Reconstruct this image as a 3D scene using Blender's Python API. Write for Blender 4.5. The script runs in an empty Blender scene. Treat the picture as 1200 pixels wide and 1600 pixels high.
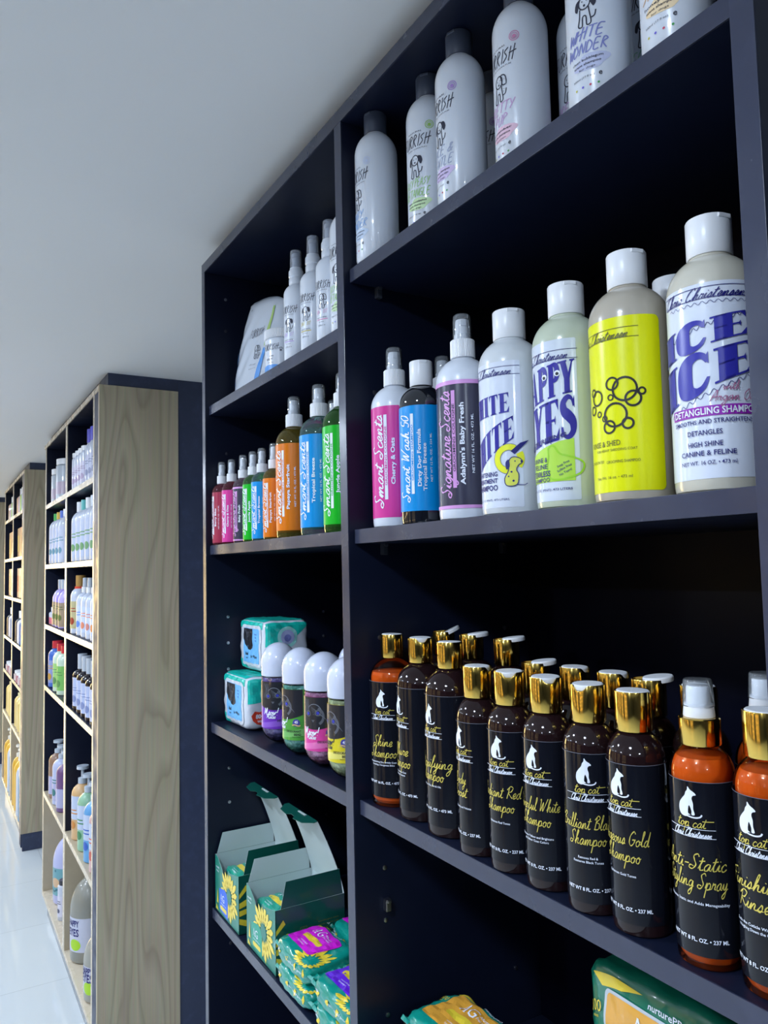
import bpy, bmesh, math, random
from mathutils import Vector, Matrix
PI = math.pi
random.seed(7)
C = bpy.context.scene.collection
SC = bpy.context.scene

# ------------------------------------------------------------------ camera
cd = bpy.data.cameras.new('camera'); cam = bpy.data.objects.new('camera', cd); C.objects.link(cam)
SC.camera = cam
YAW, PIT, ROLL = 0.53323909, 0.0703815, -0.02227425
fw = Vector((math.sin(YAW)*math.cos(PIT), math.cos(YAW)*math.cos(PIT), math.sin(PIT)))
r0 = Vector((math.cos(YAW), -math.sin(YAW), 0)); u0 = r0.cross(fw)
rv = r0*math.cos(ROLL) + u0*math.sin(ROLL); uv = rv.cross(fw)
cam.matrix_world = Matrix(((rv.x, uv.x, -fw.x, 0), (rv.y, uv.y, -fw.y, 0), (rv.z, uv.z, -fw.z, 1.70), (0, 0, 0, 1)))
cd.sensor_fit = 'VERTICAL'; cd.sensor_height = 36.0; cd.lens = 1200.6/1600*36
cd.clip_start = 0.02; cd.clip_end = 60

# ------------------------------------------------------------------ world, exposure, lights
SC.view_settings.view_transform = 'Standard'; SC.view_settings.look = 'None'
SC.view_settings.gamma = 1; SC.view_settings.exposure = 0.7; SC.view_settings.use_curve_mapping = False
w = bpy.data.worlds.new('world'); SC.world = w; w.use_nodes = True
w.node_tree.nodes['Background'].inputs[0].default_value = (.55, .65, .9, 1)
w.node_tree.nodes['Background'].inputs[1].default_value = 0.35
COOL = (.71, .83, 1.0)
def area_light(name, loc, size, power, color, rot=(0, 0, 0), size_y=None, shape='DISK'):
    l = bpy.data.lights.new(name, 'AREA'); l.shape = shape; l.size = size
    if size_y: l.size_y = size_y
    l.energy = power; l.color = color
    o = bpy.data.objects.new(name, l); C.objects.link(o); o.location = loc; o.rotation_euler = rot
    return o
DOWN = [(-.58, 1.55), (-.50, .15), (-.62, 3.5), (-.62, 5.55), (-.62, 7.6), (-.62, 9.65), (-2.3, 1.45), (-2.3, 3.5), (-2.3, 5.55), (-2.3, 8), (-.62, -1.4), (-2.3, -.6)]
for (x, y) in DOWN:
    area_light('ceiling_lamp_light', (x, y, 2.375), .17, 15 if y > 1 else 10.5, COOL)

# ------------------------------------------------------------------ materials
M = {}
def mat(name, col, rough=.5, metal=0, trans=0, ior=1.45, emit=None, es=0, coat=0, spec=.5, sss=0):
    if name in M: return M[name]
    m = bpy.data.materials.new(name); m.use_nodes = True
    b = m.node_tree.nodes['Principled BSDF']
    b.inputs['Base Color'].default_value = (*col, 1)
    b.inputs['Roughness'].default_value = rough; b.inputs['Metallic'].default_value = metal
    b.inputs['Transmission Weight'].default_value = trans; b.inputs['IOR'].default_value = ior
    b.inputs['Coat Weight'].default_value = coat; b.inputs['Specular IOR Level'].default_value = spec
    b.inputs['Coat Roughness'].default_value = .04
    if sss:
        b.inputs['Subsurface Weight'].default_value = sss; b.inputs['Subsurface Scale'].default_value = .01
    if emit:
        b.inputs['Emission Color'].default_value = (*emit, 1); b.inputs['Emission Strength'].default_value = es
    # a faint procedural unevenness so no surface is perfectly flat
    if trans == 0 and not emit:
        nt = m.node_tree; n = nt.nodes.new('ShaderNodeTexNoise'); n.inputs['Scale'].default_value = 60
        tc = nt.nodes.new('ShaderNodeTexCoord'); nt.links.new(tc.outputs['Object'], n.inputs['Vector'])
        bp = nt.nodes.new('ShaderNodeBump'); bp.inputs['Strength'].default_value = .03; bp.inputs['Distance'].default_value = .002
        nt.links.new(n.outputs['Fac'], bp.inputs['Height']); nt.links.new(bp.outputs['Normal'], b.inputs['Normal'])
    M[name] = m; return m
def thin_clear(name, tint, gloss=.06, body=0.0, body_col=(.8, .85, .9)):
    """thin clear plastic: mostly see-through, with a fresnel sheen and a little haze"""
    m = bpy.data.materials.new(name); m.use_nodes = True; nt = m.node_tree
    for n in list(nt.nodes): nt.nodes.remove(n)
    out = nt.nodes.new('ShaderNodeOutputMaterial'); tr = nt.nodes.new('ShaderNodeBsdfTransparent'); tr.inputs[0].default_value = (*tint, 1)
    gl = nt.nodes.new('ShaderNodeBsdfGlossy'); gl.inputs['Roughness'].default_value = gloss
    df = nt.nodes.new('ShaderNodeBsdfDiffuse'); df.inputs[0].default_value = (*body_col, 1)
    m1 = nt.nodes.new('ShaderNodeMixShader'); m1.inputs[0].default_value = body
    m2 = nt.nodes.new('ShaderNodeMixShader'); fr = nt.nodes.new('ShaderNodeFresnel'); fr.inputs[0].default_value = 1.28
    nt.links.new(tr.outputs[0], m1.inputs[1]); nt.links.new(df.outputs[0], m1.inputs[2])
    nt.links.new(m1.outputs[0], m2.inputs[1]); nt.links.new(gl.outputs[0], m2.inputs[2]); nt.links.new(fr.outputs[0], m2.inputs[0]); nt.links.new(m2.outputs[0], out.inputs[0])
    M[name] = m; return m
def hexc(h):
    o = []
    for i in (0, 2, 4):
        c = int(h[i:i+2], 16)/255
        o.append(c/12.92 if c <= .04045 else ((c+.055)/1.055)**2.4)
    return tuple(o)

def scuffed(name, col, rough, scale=14, amt=.5, coat=0, tint=1.4):
    m = mat(name, col, rough, coat=coat); nt = m.node_tree; b = nt.nodes['Principled BSDF']
    tc = nt.nodes.new('ShaderNodeTexCoord'); mp = nt.nodes.new('ShaderNodeMapping'); mp.inputs['Scale'].default_value = (1, 1, 1)
    n = nt.nodes.new('ShaderNodeTexNoise'); n.inputs['Scale'].default_value = scale; n.inputs['Detail'].default_value = 6
    r = nt.nodes.new('ShaderNodeMapRange'); r.inputs[1].default_value = .35; r.inputs[2].default_value = .75
    r.inputs[3].default_value = rough*(1-amt*.4); r.inputs[4].default_value = rough*(1+amt)
    nt.links.new(tc.outputs['Object'], n.inputs['Vector']); nt.links.new(n.outputs['Fac'], r.inputs[0]); nt.links.new(r.outputs[0], b.inputs['Roughness'])
    mx = nt.nodes.new('ShaderNodeMixRGB'); mx.inputs[1].default_value = (*col, 1); mx.inputs[2].default_value = (*[min(1, c*tint) for c in col], 1)
    n2 = nt.nodes.new('ShaderNodeTexNoise'); n2.inputs['Scale'].default_value = scale*2.3; n2.inputs['Detail'].default_value = 8
    r2 = nt.nodes.new('ShaderNodeMapRange'); r2.inputs[1].default_value = .5; r2.inputs[2].default_value = .8
    nt.links.new(tc.outputs['Object'], n2.inputs['Vector']); nt.links.new(n2.outputs['Fac'], r2.inputs[0]); nt.links.new(r2.outputs[0], mx.inputs[0]); nt.links.new(mx.outputs[0], b.inputs['Base Color'])
    return m

navy = scuffed('navy_laminate', (.006, .009, .024), .36, amt=.15, tint=1.15)
edge = scuffed('navy_edge_band', (.036, .042, .074), .22, tint=1.15)
black_back = scuffed('dark_back_panel', (.0015, .002, .009), .42, amt=.15, tint=1.15)
black_back.node_tree.nodes['Principled BSDF'].inputs['Specular IOR Level'].default_value = .15
navy.node_tree.nodes['Principled BSDF'].inputs['Specular IOR Level'].default_value = .35
navy_side = scuffed('navy_side_panel', (.036, .048, .095), .45)
birch = scuffed('pale_birch_edge', (.62, .54, .42), .25, tint=1.06)
birch_in = scuffed('pale_birch_panel', (.46, .39, .28), .4, tint=1.06)
steel = mat('pin_steel', (.55, .55, .58), .3, 1)
pin_dark = mat('pin_hole', (.02, .02, .03), .6)

def wood_mat():
    m = bpy.data.materials.new('light_elm_veneer'); m.use_nodes = True; nt = m.node_tree; b = nt.nodes['Principled BSDF']
    tc = nt.nodes.new('ShaderNodeTexCoord'); mp = nt.nodes.new('ShaderNodeMapping'); mp.inputs['Scale'].default_value = (1, 1, .12)
    nt.links.new(tc.outputs['Object'], mp.inputs['Vector'])
    n = nt.nodes.new('ShaderNodeTexNoise'); n.inputs['Scale'].default_value = 5.5; n.inputs['Detail'].default_value = 1.5; n.inputs['Distortion'].default_value = .35
    nt.links.new(mp.outputs[0], n.inputs['Vector'])
    # contour rings of a smooth field give the cathedral figure
    mu = nt.nodes.new('ShaderNodeMath'); mu.operation = 'MULTIPLY'; mu.inputs[1].default_value = 13
    fr = nt.nodes.new('ShaderNodeMath'); fr.operation = 'FRACT'
    nt.links.new(n.outputs['Fac'], mu.inputs[0]); nt.links.new(mu.outputs[0], fr.inputs[0])
    cr = nt.nodes.new('ShaderNodeValToRGB'); e = cr.color_ramp.elements
    e[0].position = 0; e[0].color = (.37, .305, .19, 1); e[1].position = 1; e[1].color = (.38, .315, .195, 1)
    k = e.new(.55); k.color = (.41, .345, .22, 1); k = e.new(.9); k.color = (.31, .25, .155, 1)
    nt.links.new(fr.outputs[0], cr.inputs[0])
    n2 = nt.nodes.new('ShaderNodeTexNoise'); n2.inputs['Scale'].default_value = 1; n2.inputs['Detail'].default_value = 4
    mp2 = nt.nodes.new('ShaderNodeMapping'); mp2.inputs['Scale'].default_value = (140, 140, 3)
    nt.links.new(tc.outputs['Object'], mp2.inputs['Vector']); nt.links.new(mp2.outputs[0], n2.inputs['Vector'])
    mx = nt.nodes.new('ShaderNodeMixRGB'); mx.blend_type = 'MULTIPLY'; mx.inputs[0].default_value = .35
    nt.links.new(cr.outputs[0], mx.inputs[1]); nt.links.new(n2.outputs['Color'], mx.inputs[2])
    n3 = nt.nodes.new('ShaderNodeHueSaturation'); n3.inputs['Saturation'].default_value = .85; n3.inputs['Value'].default_value = 1.45
    nt.links.new(mx.outputs[0], n3.inputs['Color']); nt.links.new(n3.outputs[0], b.inputs['Base Color'])
    b.inputs['Roughness'].default_value = .45
    return m
wood = wood_mat()

def tile_mat():
    m = bpy.data.materials.new('glossy_white_floor_tile'); m.use_nodes = True; nt = m.node_tree; b = nt.nodes['Principled BSDF']
    tc = nt.nodes.new('ShaderNodeTexCoord')
    br = nt.nodes.new('ShaderNodeTexBrick'); br.offset = 0; br.inputs['Scale'].default_value = 1
    br.inputs['Mortar Size'].default_value = .002; br.inputs['Brick Width'].default_value = .6; br.inputs['Row Height'].default_value = .6
    br.inputs['Color1'].default_value = (.62, .67, .70, 1); br.inputs['Color2'].default_value = (.64, .69, .715, 1); br.inputs['Mortar'].default_value = (.50, .54, .56, 1)
    nt.links.new(tc.outputs['Object'], br.inputs['Vector']); nt.links.new(br.outputs['Color'], b.inputs['Base Color'])
    n = nt.nodes.new('ShaderNodeTexNoise'); n.inputs['Scale'].default_value = 3
    bp = nt.nodes.new('ShaderNodeBump'); bp.inputs['Strength'].default_value = .15; bp.inputs['Distance'].default_value = .004
    nt.links.new(tc.outputs['Object'], n.inputs['Vector']); nt.links.new(n.outputs['Fac'], bp.inputs['Height']); nt.links.new(bp.outputs[0], b.inputs['Normal'])
    b.inputs['Roughness'].default_value = .07
    return m

# ------------------------------------------------------------------ mesh helpers
def link(name, me, m, parent=None, label=None, smooth=True):
    o = bpy.data.objects.new(name, me); C.objects.link(o)
    if m is not None:
        if len(me.materials) == 0: me.materials.append(m)
        elif me.materials[0] != m: o.material_slots[0].link = 'OBJECT'; o.material_slots[0].material = m
    if parent: o.parent = parent
    if label: o['label'] = label
    return o
def thing(name, label, cat, loc=(0, 0, 0), rz=0, group=None):
    o = bpy.data.objects.new(name, None); C.objects.link(o); o.empty_display_size = .02
    o.location = loc; o.rotation_euler = (0, 0, rz); o['label'] = label; o['category'] = cat
    if group: o['group'] = group
    return o
def struct(o): o['kind'] = 'structure'; return o
def tag(o, label, cat, group=None):
    o['label'] = label; o['category'] = cat
    if group: o['group'] = group
    return o
def mesh_from(V, F, smooth=True):
    me = bpy.data.meshes.new('m'); me.from_pydata([tuple(v) for v in V], [], [tuple(f) for f in F]); me.update()
    if smooth:
        me.polygons.foreach_set('use_smooth', [True]*len(me.polygons))
    return me
def boxes(lst, bev=.0008):
    """one mesh made of several boxes (x0,x1,y0,y1,z0,z1)"""
    bm = bmesh.new()
    for (x0, x1, y0, y1, z0, z1) in lst:
        r = bmesh.ops.create_cube(bm, size=1)
        for v in r['verts']:
            v.co = ((x0+x1)/2+v.co.x*(x1-x0), (y0+y1)/2+v.co.y*(y1-y0), (z0+z1)/2+v.co.z*(z1-z0))
    if bev: bmesh.ops.bevel(bm, geom=bm.edges[:], offset=bev, segments=2, affect='EDGES', profile=.6)
    me = bpy.data.meshes.new('b'); bm.to_mesh(me); bm.free()
    return me
def box(name, b, m, parent=None, bev=.0008, label=None):
    return link(name, boxes([b], bev), m, parent, label)
def lathe(prof, seg=40, sharp=True):
    """prof: list of (r,z); r=0 ends close the surface. smooth shading, sharp profile corners doubled by the caller"""
    V = []; F = []; rows = []
    for (r, z) in prof:
        if r <= 1e-6: rows.append([len(V)]); V.append((0, 0, z))
        else:
            rows.append(list(range(len(V), len(V)+seg)))
            V += [(r*math.cos(2*PI*k/seg), r*math.sin(2*PI*k/seg), z) for k in range(seg)]
    for a, b in zip(rows, rows[1:]):
        for k in range(seg):
            k2 = (k+1) % seg
            if len(a) == 1 and len(b) == 1: continue
            if len(a) == 1: F.append((a[0], b[k2], b[k]))
            elif len(b) == 1: F.append((a[k], a[k2], b[0]))
            else: F.append((a[k], a[k2], b[k2], b[k]))
    me = mesh_from(V, F)
    bm = bmesh.new(); bm.from_mesh(me); bmesh.ops.recalc_face_normals(bm, faces=bm.faces)
    for e in bm.edges:
        if len(e.link_faces) == 2 and e.calc_face_angle(0) > .6: e.smooth = False
    bm.to_mesh(me); bm.free()
    return me
def dome(r, z0, rn, z1, n=9, p=1.0):
    """quarter-ellipse shoulder from (r,z0) up to (rn,z1)"""
    out = []
    for i in range(n+1):
        t = i/n*PI/2
        rr = r*math.cos(t) if False else rn + (r-rn)*math.cos(t)**p
        out.append((rr, z0+(z1-z0)*math.sin(t)))
    return out
def shoulder(r, z0, rn, z1, n=10):
    """ellipse centred on the axis, cut where it reaches the neck radius"""
    t1 = math.acos(min(1, rn/r)); b = (z1-z0)/math.sin(t1)
    return [(r*math.cos(t1*i/n), z0+b*math.sin(t1*i/n)) for i in range(n+1)]

# ------------------------------------------------------------------ 2-D lettering: (V,F) lists in the label plane
_fc = {}
def sans(s, h, bold=0, width=None, align='c', shear=0):
    """built-in sans; h = cap height; centred on origin vertically at half cap height"""
    key = (s, bold, shear)
    if key not in _fc:
        cu = bpy.data.curves.new('t', 'FONT'); cu.body = s; cu.size = 1; cu.resolution_u = 2; cu.offset = bold; cu.shear = shear
        o = bpy.data.objects.new('t', cu); C.objects.link(o)
        me = bpy.data.meshes.new_from_object(o.evaluated_get(bpy.context.evaluated_depsgraph_get()))
        V = [(v.co.x, v.co.y) for v in me.vertices]; F = [tuple(p.vertices) for p in me.polygons]
        bpy.data.objects.remove(o); bpy.data.curves.remove(cu); bpy.data.meshes.remove(me)
        _fc[key] = (V, F)
    V, F = _fc[key]
    if not V: return ([], [])
    k = h/.70
    x0 = min(v[0] for v in V); x1 = max(v[0] for v in V)
    kx = k if width is None else width/(x1-x0)
    ox = {'c': (x0+x1)/2, 'l': x0, 'r': x1}[align]
    return ([((v[0]-ox)*kx, (v[1]-.35)*k) for v in V], F)
def merge(*ms):
    V = []; F = []
    for m in ms:
        n = len(V); V += m[0]; F += [tuple(i+n for i in f) for f in m[1]]
    return (V, F)
def mv(m, dx=0, dy=0, s=1, rot=0, sx=None, f=None):
    c, sn = math.cos(rot), math.sin(rot); out = []
    for (x, y) in m[0]:
        x *= (sx if sx is not None else s); y *= s
        if f: x, y = f(x, y)
        out.append((x*c-y*sn+dx, x*sn+y*c+dy))
    return (out, m[1])
def rect(x0, x1, y0, y1, nx=1):
    V = []; F = []
    for i in range(nx+1):
        x = x0+(x1-x0)*i/nx; V += [(x, y0), (x, y1)]
        if i: F.append((2*i-2, 2*i, 2*i+1, 2*i-1))
    return (V, F)
def rrect(x0, x1, y0, y1, r, n=5):
    P = []
    for cx, cy, a0 in ((x1-r, y1-r, 0), (x0+r, y1-r, 90), (x0+r, y0+r, 180), (x1-r, y0+r, 270)):
        for i in range(n+1):
            a = math.radians(a0+90*i/n); P.append((cx+r*math.cos(a), cy+r*math.sin(a)))
    return (P, [tuple(range(len(P)))])
def poly(P): return (list(P), [tuple(range(len(P)))])
def disc(cx, cy, r, n=20, ry=None):
    return poly([(cx+r*math.cos(2*PI*i/n), cy+(ry or r)*math.sin(2*PI*i/n)) for i in range(n)])
def spline(P, n=5, closed=False):
    out = []; L = len(P)
    rng = range(L) if closed else range(L-1)
    for i in rng:
        g = (lambda k: P[k % L]) if closed else (lambda k: P[max(0, min(L-1, k))])
        p0, p1, p2, p3 = g(i-1), g(i), g(i+1), g(i+2)
        for j in range(n):
            t = j/n
            out.append(tuple(.5*((2*p1[k])+(-p0[k]+p2[k])*t+(2*p0[k]-5*p1[k]+4*p2[k]-p3[k])*t*t+(-p0[k]+3*p1[k]-3*p2[k]+p3[k])*t**3) for k in range(len(p1))))
    if not closed: out.append(tuple(P[-1]))
    return out
def ribbon(P, w, closed=False):
    """polyline to a strip; w a number or a list of widths"""
    n = len(P); V = []; F = []
    for i in range(n):
        a = P[(i-1) % n] if (closed or i) else P[0]; b = P[(i+1) % n] if (closed or i < n-1) else P[-1]
        dx, dy = b[0]-a[0], b[1]-a[1]; L = math.hypot(dx, dy) or 1
        ww = (w[i] if isinstance(w, list) else w)/2
        V += [(P[i][0]-dy/L*ww, P[i][1]+dx/L*ww), (P[i][0]+dy/L*ww, P[i][1]-dx/L*ww)]
        if i: F.append((2*i-2, 2*i-1, 2*i+1, 2*i))
    if closed: F.append((2*n-2, 2*n-1, 1, 0))
    return (V, F)
def ring(cx, cy, r, w, n=26, ry=None):
    return ribbon([(cx+r*math.cos(2*PI*i/n), cy+(ry or r)*math.sin(2*PI*i/n)) for i in range(n)], w, True)
def arc(cx, cy, r, a0, a1, w, n=12, ry=None):
    return ribbon([(cx+r*math.cos(math.radians(a0+(a1-a0)*i/n)), cy+(ry or r)*math.sin(math.radians(a0+(a1-a0)*i/n))) for i in range(n+1)], w)

# brush-script letters as pen strokes (x-height .42, ascender 1)
G = {
'a': (.50, [[(.40, .36), (.24, .42), (.06, .22), (.10, .02), (.26, .05), (.38, .36), (.36, .08), (.50, .04)]]),
'b': (.46, [[(0, .1), (.18, .55), (.26, .95), (.16, .95), (.08, .4), (.12, .02), (.30, .06), (.36, .3), (.22, .36), (.46, .3)]]),
'c': (.40, [[(.36, .32), (.24, .42), (.06, .24), (.10, .02), (.26, .0), (.40, .12)]]),
'd': (.52, [[(.36, .34), (.20, .4), (.04, .18), (.12, .0), (.28, .1), (.46, .98), (.38, .3), (.40, .02), (.52, .06)]]),
'e': (.38, [[(.02, .12), (.22, .2), (.30, .36), (.18, .42), (.06, .22), (.14, .0), (.38, .1)]]),
'f': (.36, [[(0, .1), (.2, .5), (.32, .95), (.22, .98), (.14, .5), (.08, -.38), (.0, -.4), (.16, .02), (.36, .12)]]),
'g': (.48, [[(.38, .34), (.22, .42), (.06, .22), (.14, .04), (.30, .12), (.40, .4), (.32, -.3), (.14, -.48), (.08, -.3), (.48, .1)]]),
'h': (.50, [[(0, .1), (.2, .55), (.28, .96), (.18, .9), (.08, .0), (.18, .3), (.32, .4), (.32, .06), (.50, .06)]]),
'i': (.26, [[(0, .1), (.12, .4), (.10, .06), (.26, .06)], [(.15, .58), (.17, .62)]]),
'j': (.26, [[(.1, .4), (.06, -.3), (-.1, -.4)], [(.15, .58), (.17, .62)]]),
'k': (.46, [[(0, .1), (.2, .6), (.26, .96), (.16, .9), (.08, .0)], [(.36, .42), (.12, .2), (.34, .02), (.46, .06)]]),
'l': (.30, [[(0, .1), (.18, .55), (.26, .95), (.16, .95), (.10, .3), (.14, .02), (.30, .06)]]),
'm': (.74, [[(0, .08), (.10, .4), (.08, .0), (.2, .34), (.30, .36), (.28, .0), (.42, .36), (.54, .36), (.52, .06), (.74, .06)]]),
'n': (.52, [[(0, .08), (.10, .4), (.08, .0), (.22, .36), (.34, .36), (.32, .06), (.52, .06)]]),
'o': (.44, [[(.24, .4), (.06, .26), (.08, .04), (.24, .0), (.34, .2), (.24, .4), (.28, .3), (.44, .32)]]),
'p': (.50, [[(0, .08), (.12, .42), (.02, -.5)], [(.08, .1), (.22, .4), (.38, .32), (.34, .06), (.14, .0), (.50, .08)]]),
'r': (.36, [[(0, .08), (.10, .44), (.12, .34), (.28, .38), (.24, .08), (.36, .06)]]),
's': (.36, [[(0, .08), (.20, .44), (.26, .16), (.14, .0), (.04, .06), (.36, .08)]]),
't': (.34, [[(0, .1), (.16, .5), (.20, .8), (.12, .3), (.14, .02), (.34, .06)], [(.0, .55), (.36, .60)]]),
'T': (.34, [[(0, .1), (.16, .5), (.20, .8), (.12, .3), (.14, .02), (.34, .06)], [(-.1, .60), (.95, .62)]]),
'u': (.50, [[(0, .1), (.10, .4), (.08, .06), (.22, .02), (.34, .38), (.33, .06), (.50, .06)]]),
'v': (.44, [[(0, .3), (.08, .4), (.14, .02), (.34, .4), (.44, .34)]]),
'w': (.62, [[(0, .2), (.08, .4), (.12, .02), (.3, .36), (.32, .04), (.5, .4), (.62, .34)]]),
'x': (.4, [[(.02, .36), (.32, .02)], [(.32, .4), (.02, 0), (.4, .06)]]),
'y': (.48, [[(0, .1), (.08, .4), (.10, .08), (.24, .08), (.36, .42), (.28, -.3), (.10, -.48), (.06, -.3), (.48, .1)]]),
'z': (.4, [[(.04, .36), (.3, .38), (.04, .04), (.4, .06)]]),
'S': (.62, [[(.56, .82), (.44, .98), (.22, .84), (.30, .58), (.44, .3), (.26, .02), (.02, .08), (.08, .24), (.3, .2)]]),
'R': (.66, [[(.24, .9), (.12, .0)], [(.04, .7), (.3, .98), (.58, .86), (.44, .56), (.2, .5), (.44, .2), (.66, .02)]]),
'P': (.56, [[(.24, .9), (.12, .0)], [(.04, .7), (.3, .98), (.58, .84), (.44, .52), (.2, .5)]]),
'B': (.62, [[(.22, .9), (.12, .0)], [(.04, .7), (.3, .98), (.52, .82), (.22, .54), (.52, .42), (.46, .06), (.06, .04)]]),
'W': (.86, [[(.04, .86), (.16, .9), (.14, .04), (.42, .74), (.42, .04), (.84, 1.0)]]),
'G': (.66, [[(.54, .8), (.38, .96), (.12, .66), (.08, .2), (.28, .0), (.5, .2), (.52, .42), (.32, .38), (.62, .42)]]),
'F': (.56, [[(.26, .86), (.12, .0)], [(.02, .8), (.3, .9), (.62, .98)], [(.08, .48), (.44, .52)]]),
'A': (.62, [[(.02, .0), (.2, .5), (.46, .98), (.48, .0)], [(.1, .36), (.62, .4)]]),
'C': (.60, [[(.54, .78), (.44, .98), (.18, .78), (.06, .3), (.2, .0), (.5, .12)]]),
'D': (.66, [[(.2, .9), (.1, .02), (.4, .04), (.62, .5), (.4, .94), (.06, .84)]]),
'M': (.86, [[(.04, .02), (.2, .9), (.3, .2), (.54, .94), (.58, .04), (.86, .1)]]),
'O': (.62, [[(.34, .96), (.08, .6), (.14, .06), (.42, .04), (.56, .5), (.34, .96), (.6, .9)]]),
'-': (.4, [[(.06, .3), (.36, .32)]]), '!': (.24, [[(.16, .95), (.1, .3)], [(.08, .04), (.09, .0)]]),
'&': (.5, [[(.44, .02), (.12, .7), (.24, .9), (.32, .7), (.06, .2), (.2, .0), (.46, .36)]]), ' ': (.30, []),
'5': (.45, [[(.4, .9), (.14, .88), (.1, .5), (.36, .44), (.3, .04), (.04, .06)]]), '0': (.45, [[(.22, .9), (.04, .5), (.14, .02), (.36, .3), (.34, .8), (.22, .9)]]),
}
# hand-drawn capitals
HC = {
'A': [[(0, 0), (.22, 1), (.42, 0)], [(.06, .36), (.4, .4)]], 'B': [[(.02, 0), (.04, 1), (.36, .8), (.06, .55), (.4, .3), (.0, .0)]],
'C': [[(.4, .85), (.1, .9), (.04, .2), (.4, .1)]], 'D': [[(.04, 0), (.04, 1), (.4, .6), (.3, .1), (.0, 0)]], 'E': [[(.38, 1), (.04, .96), (.04, .0), (.4, .04)], [(.04, .5), (.32, .54)]],
'F': [[(.42, 1), (.04, .94), (.04, 0)], [(.04, .5), (.34, .54)]], 'G': [[(.4, .9), (.08, .8), (.06, .1), (.4, .1), (.4, .45), (.24, .45)]],
'H': [[(.02, 0), (.08, .98)], [(.36, .0), (.42, 1.1)], [(-.02, .52), (.62, .66)]], 'I': [[(.1, 0), (.12, 1)]], 'L': [[(.04, 1), (.04, 0), (.36, .02)]],
'N': [[(.02, 0), (.06, 1), (.38, .02), (.42, 1)]], 'O': [[(.2, 1), (.0, .5), (.16, 0), (.42, .4), (.2, 1)]], 'P': [[(.04, 0), (.06, 1), (.4, .8), (.06, .5)]],
'R': [[(.02, 0), (.06, .98), (.36, .82), (.08, .5), (.42, -.02)]], 'S': [[(.38, .96), (.06, .72), (.34, .36), (.02, .0)]], 'T': [[(.22, 0), (.22, 1)], [(-.02, .98), (.48, 1)]],
'U': [[(.04, 1), (.06, .1), (.34, .1), (.4, 1)]], 'W': [[(.0, 1), (.12, 0), (.26, .8), (.4, 0), (.52, 1)]], 'Y': [[(.0, 1), (.2, .5)], [(.44, 1), (.14, 0)]], 'Z': [[(.02, 1), (.4, 1), (.0, 0), (.42, 0)]],
'&': [[(.4, 0), (.1, .8), (.3, .9), (.04, .2), (.2, .0), (.4, .4)]], ' ': [],
}
def pen(s, h, w=.07, align='c', slant=.25, width=None, font='script', sp=1.0):
    V = []; x = 0; out = []
    for ch in s:
        if font == 'script': adv, st = G.get(ch, (.3, []))
        else: st = HC.get(ch, []); adv = .56 if ch not in 'I ' else .26
        for P in st:
            Q = spline(P, 5 if font == 'script' else 3) if len(P) > 2 else list(P)
            n = len(Q)
            Q = [(a+x+b*slant, b) for (a, b) in Q]
            ws = [w*(.65+.7*abs(math.sin(i*.45+len(out)))) for i in range(n)] if font == 'script' else w
            out.append(ribbon(Q, ws))
        x += adv*sp
    m = merge(*out) if out else ([], [])
    if not m[0]: return m
    x0 = min(v[0] for v in m[0]); x1 = max(v[0] for v in m[0])
    kx = h if width is None else width/(x1-x0)
    ox = {'c': (x0+x1)/2, 'l': x0, 'r': x1}[align]
    return ([((a-ox)*kx, (b-.5)*h) for a, b in m[0]], m[1])
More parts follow.
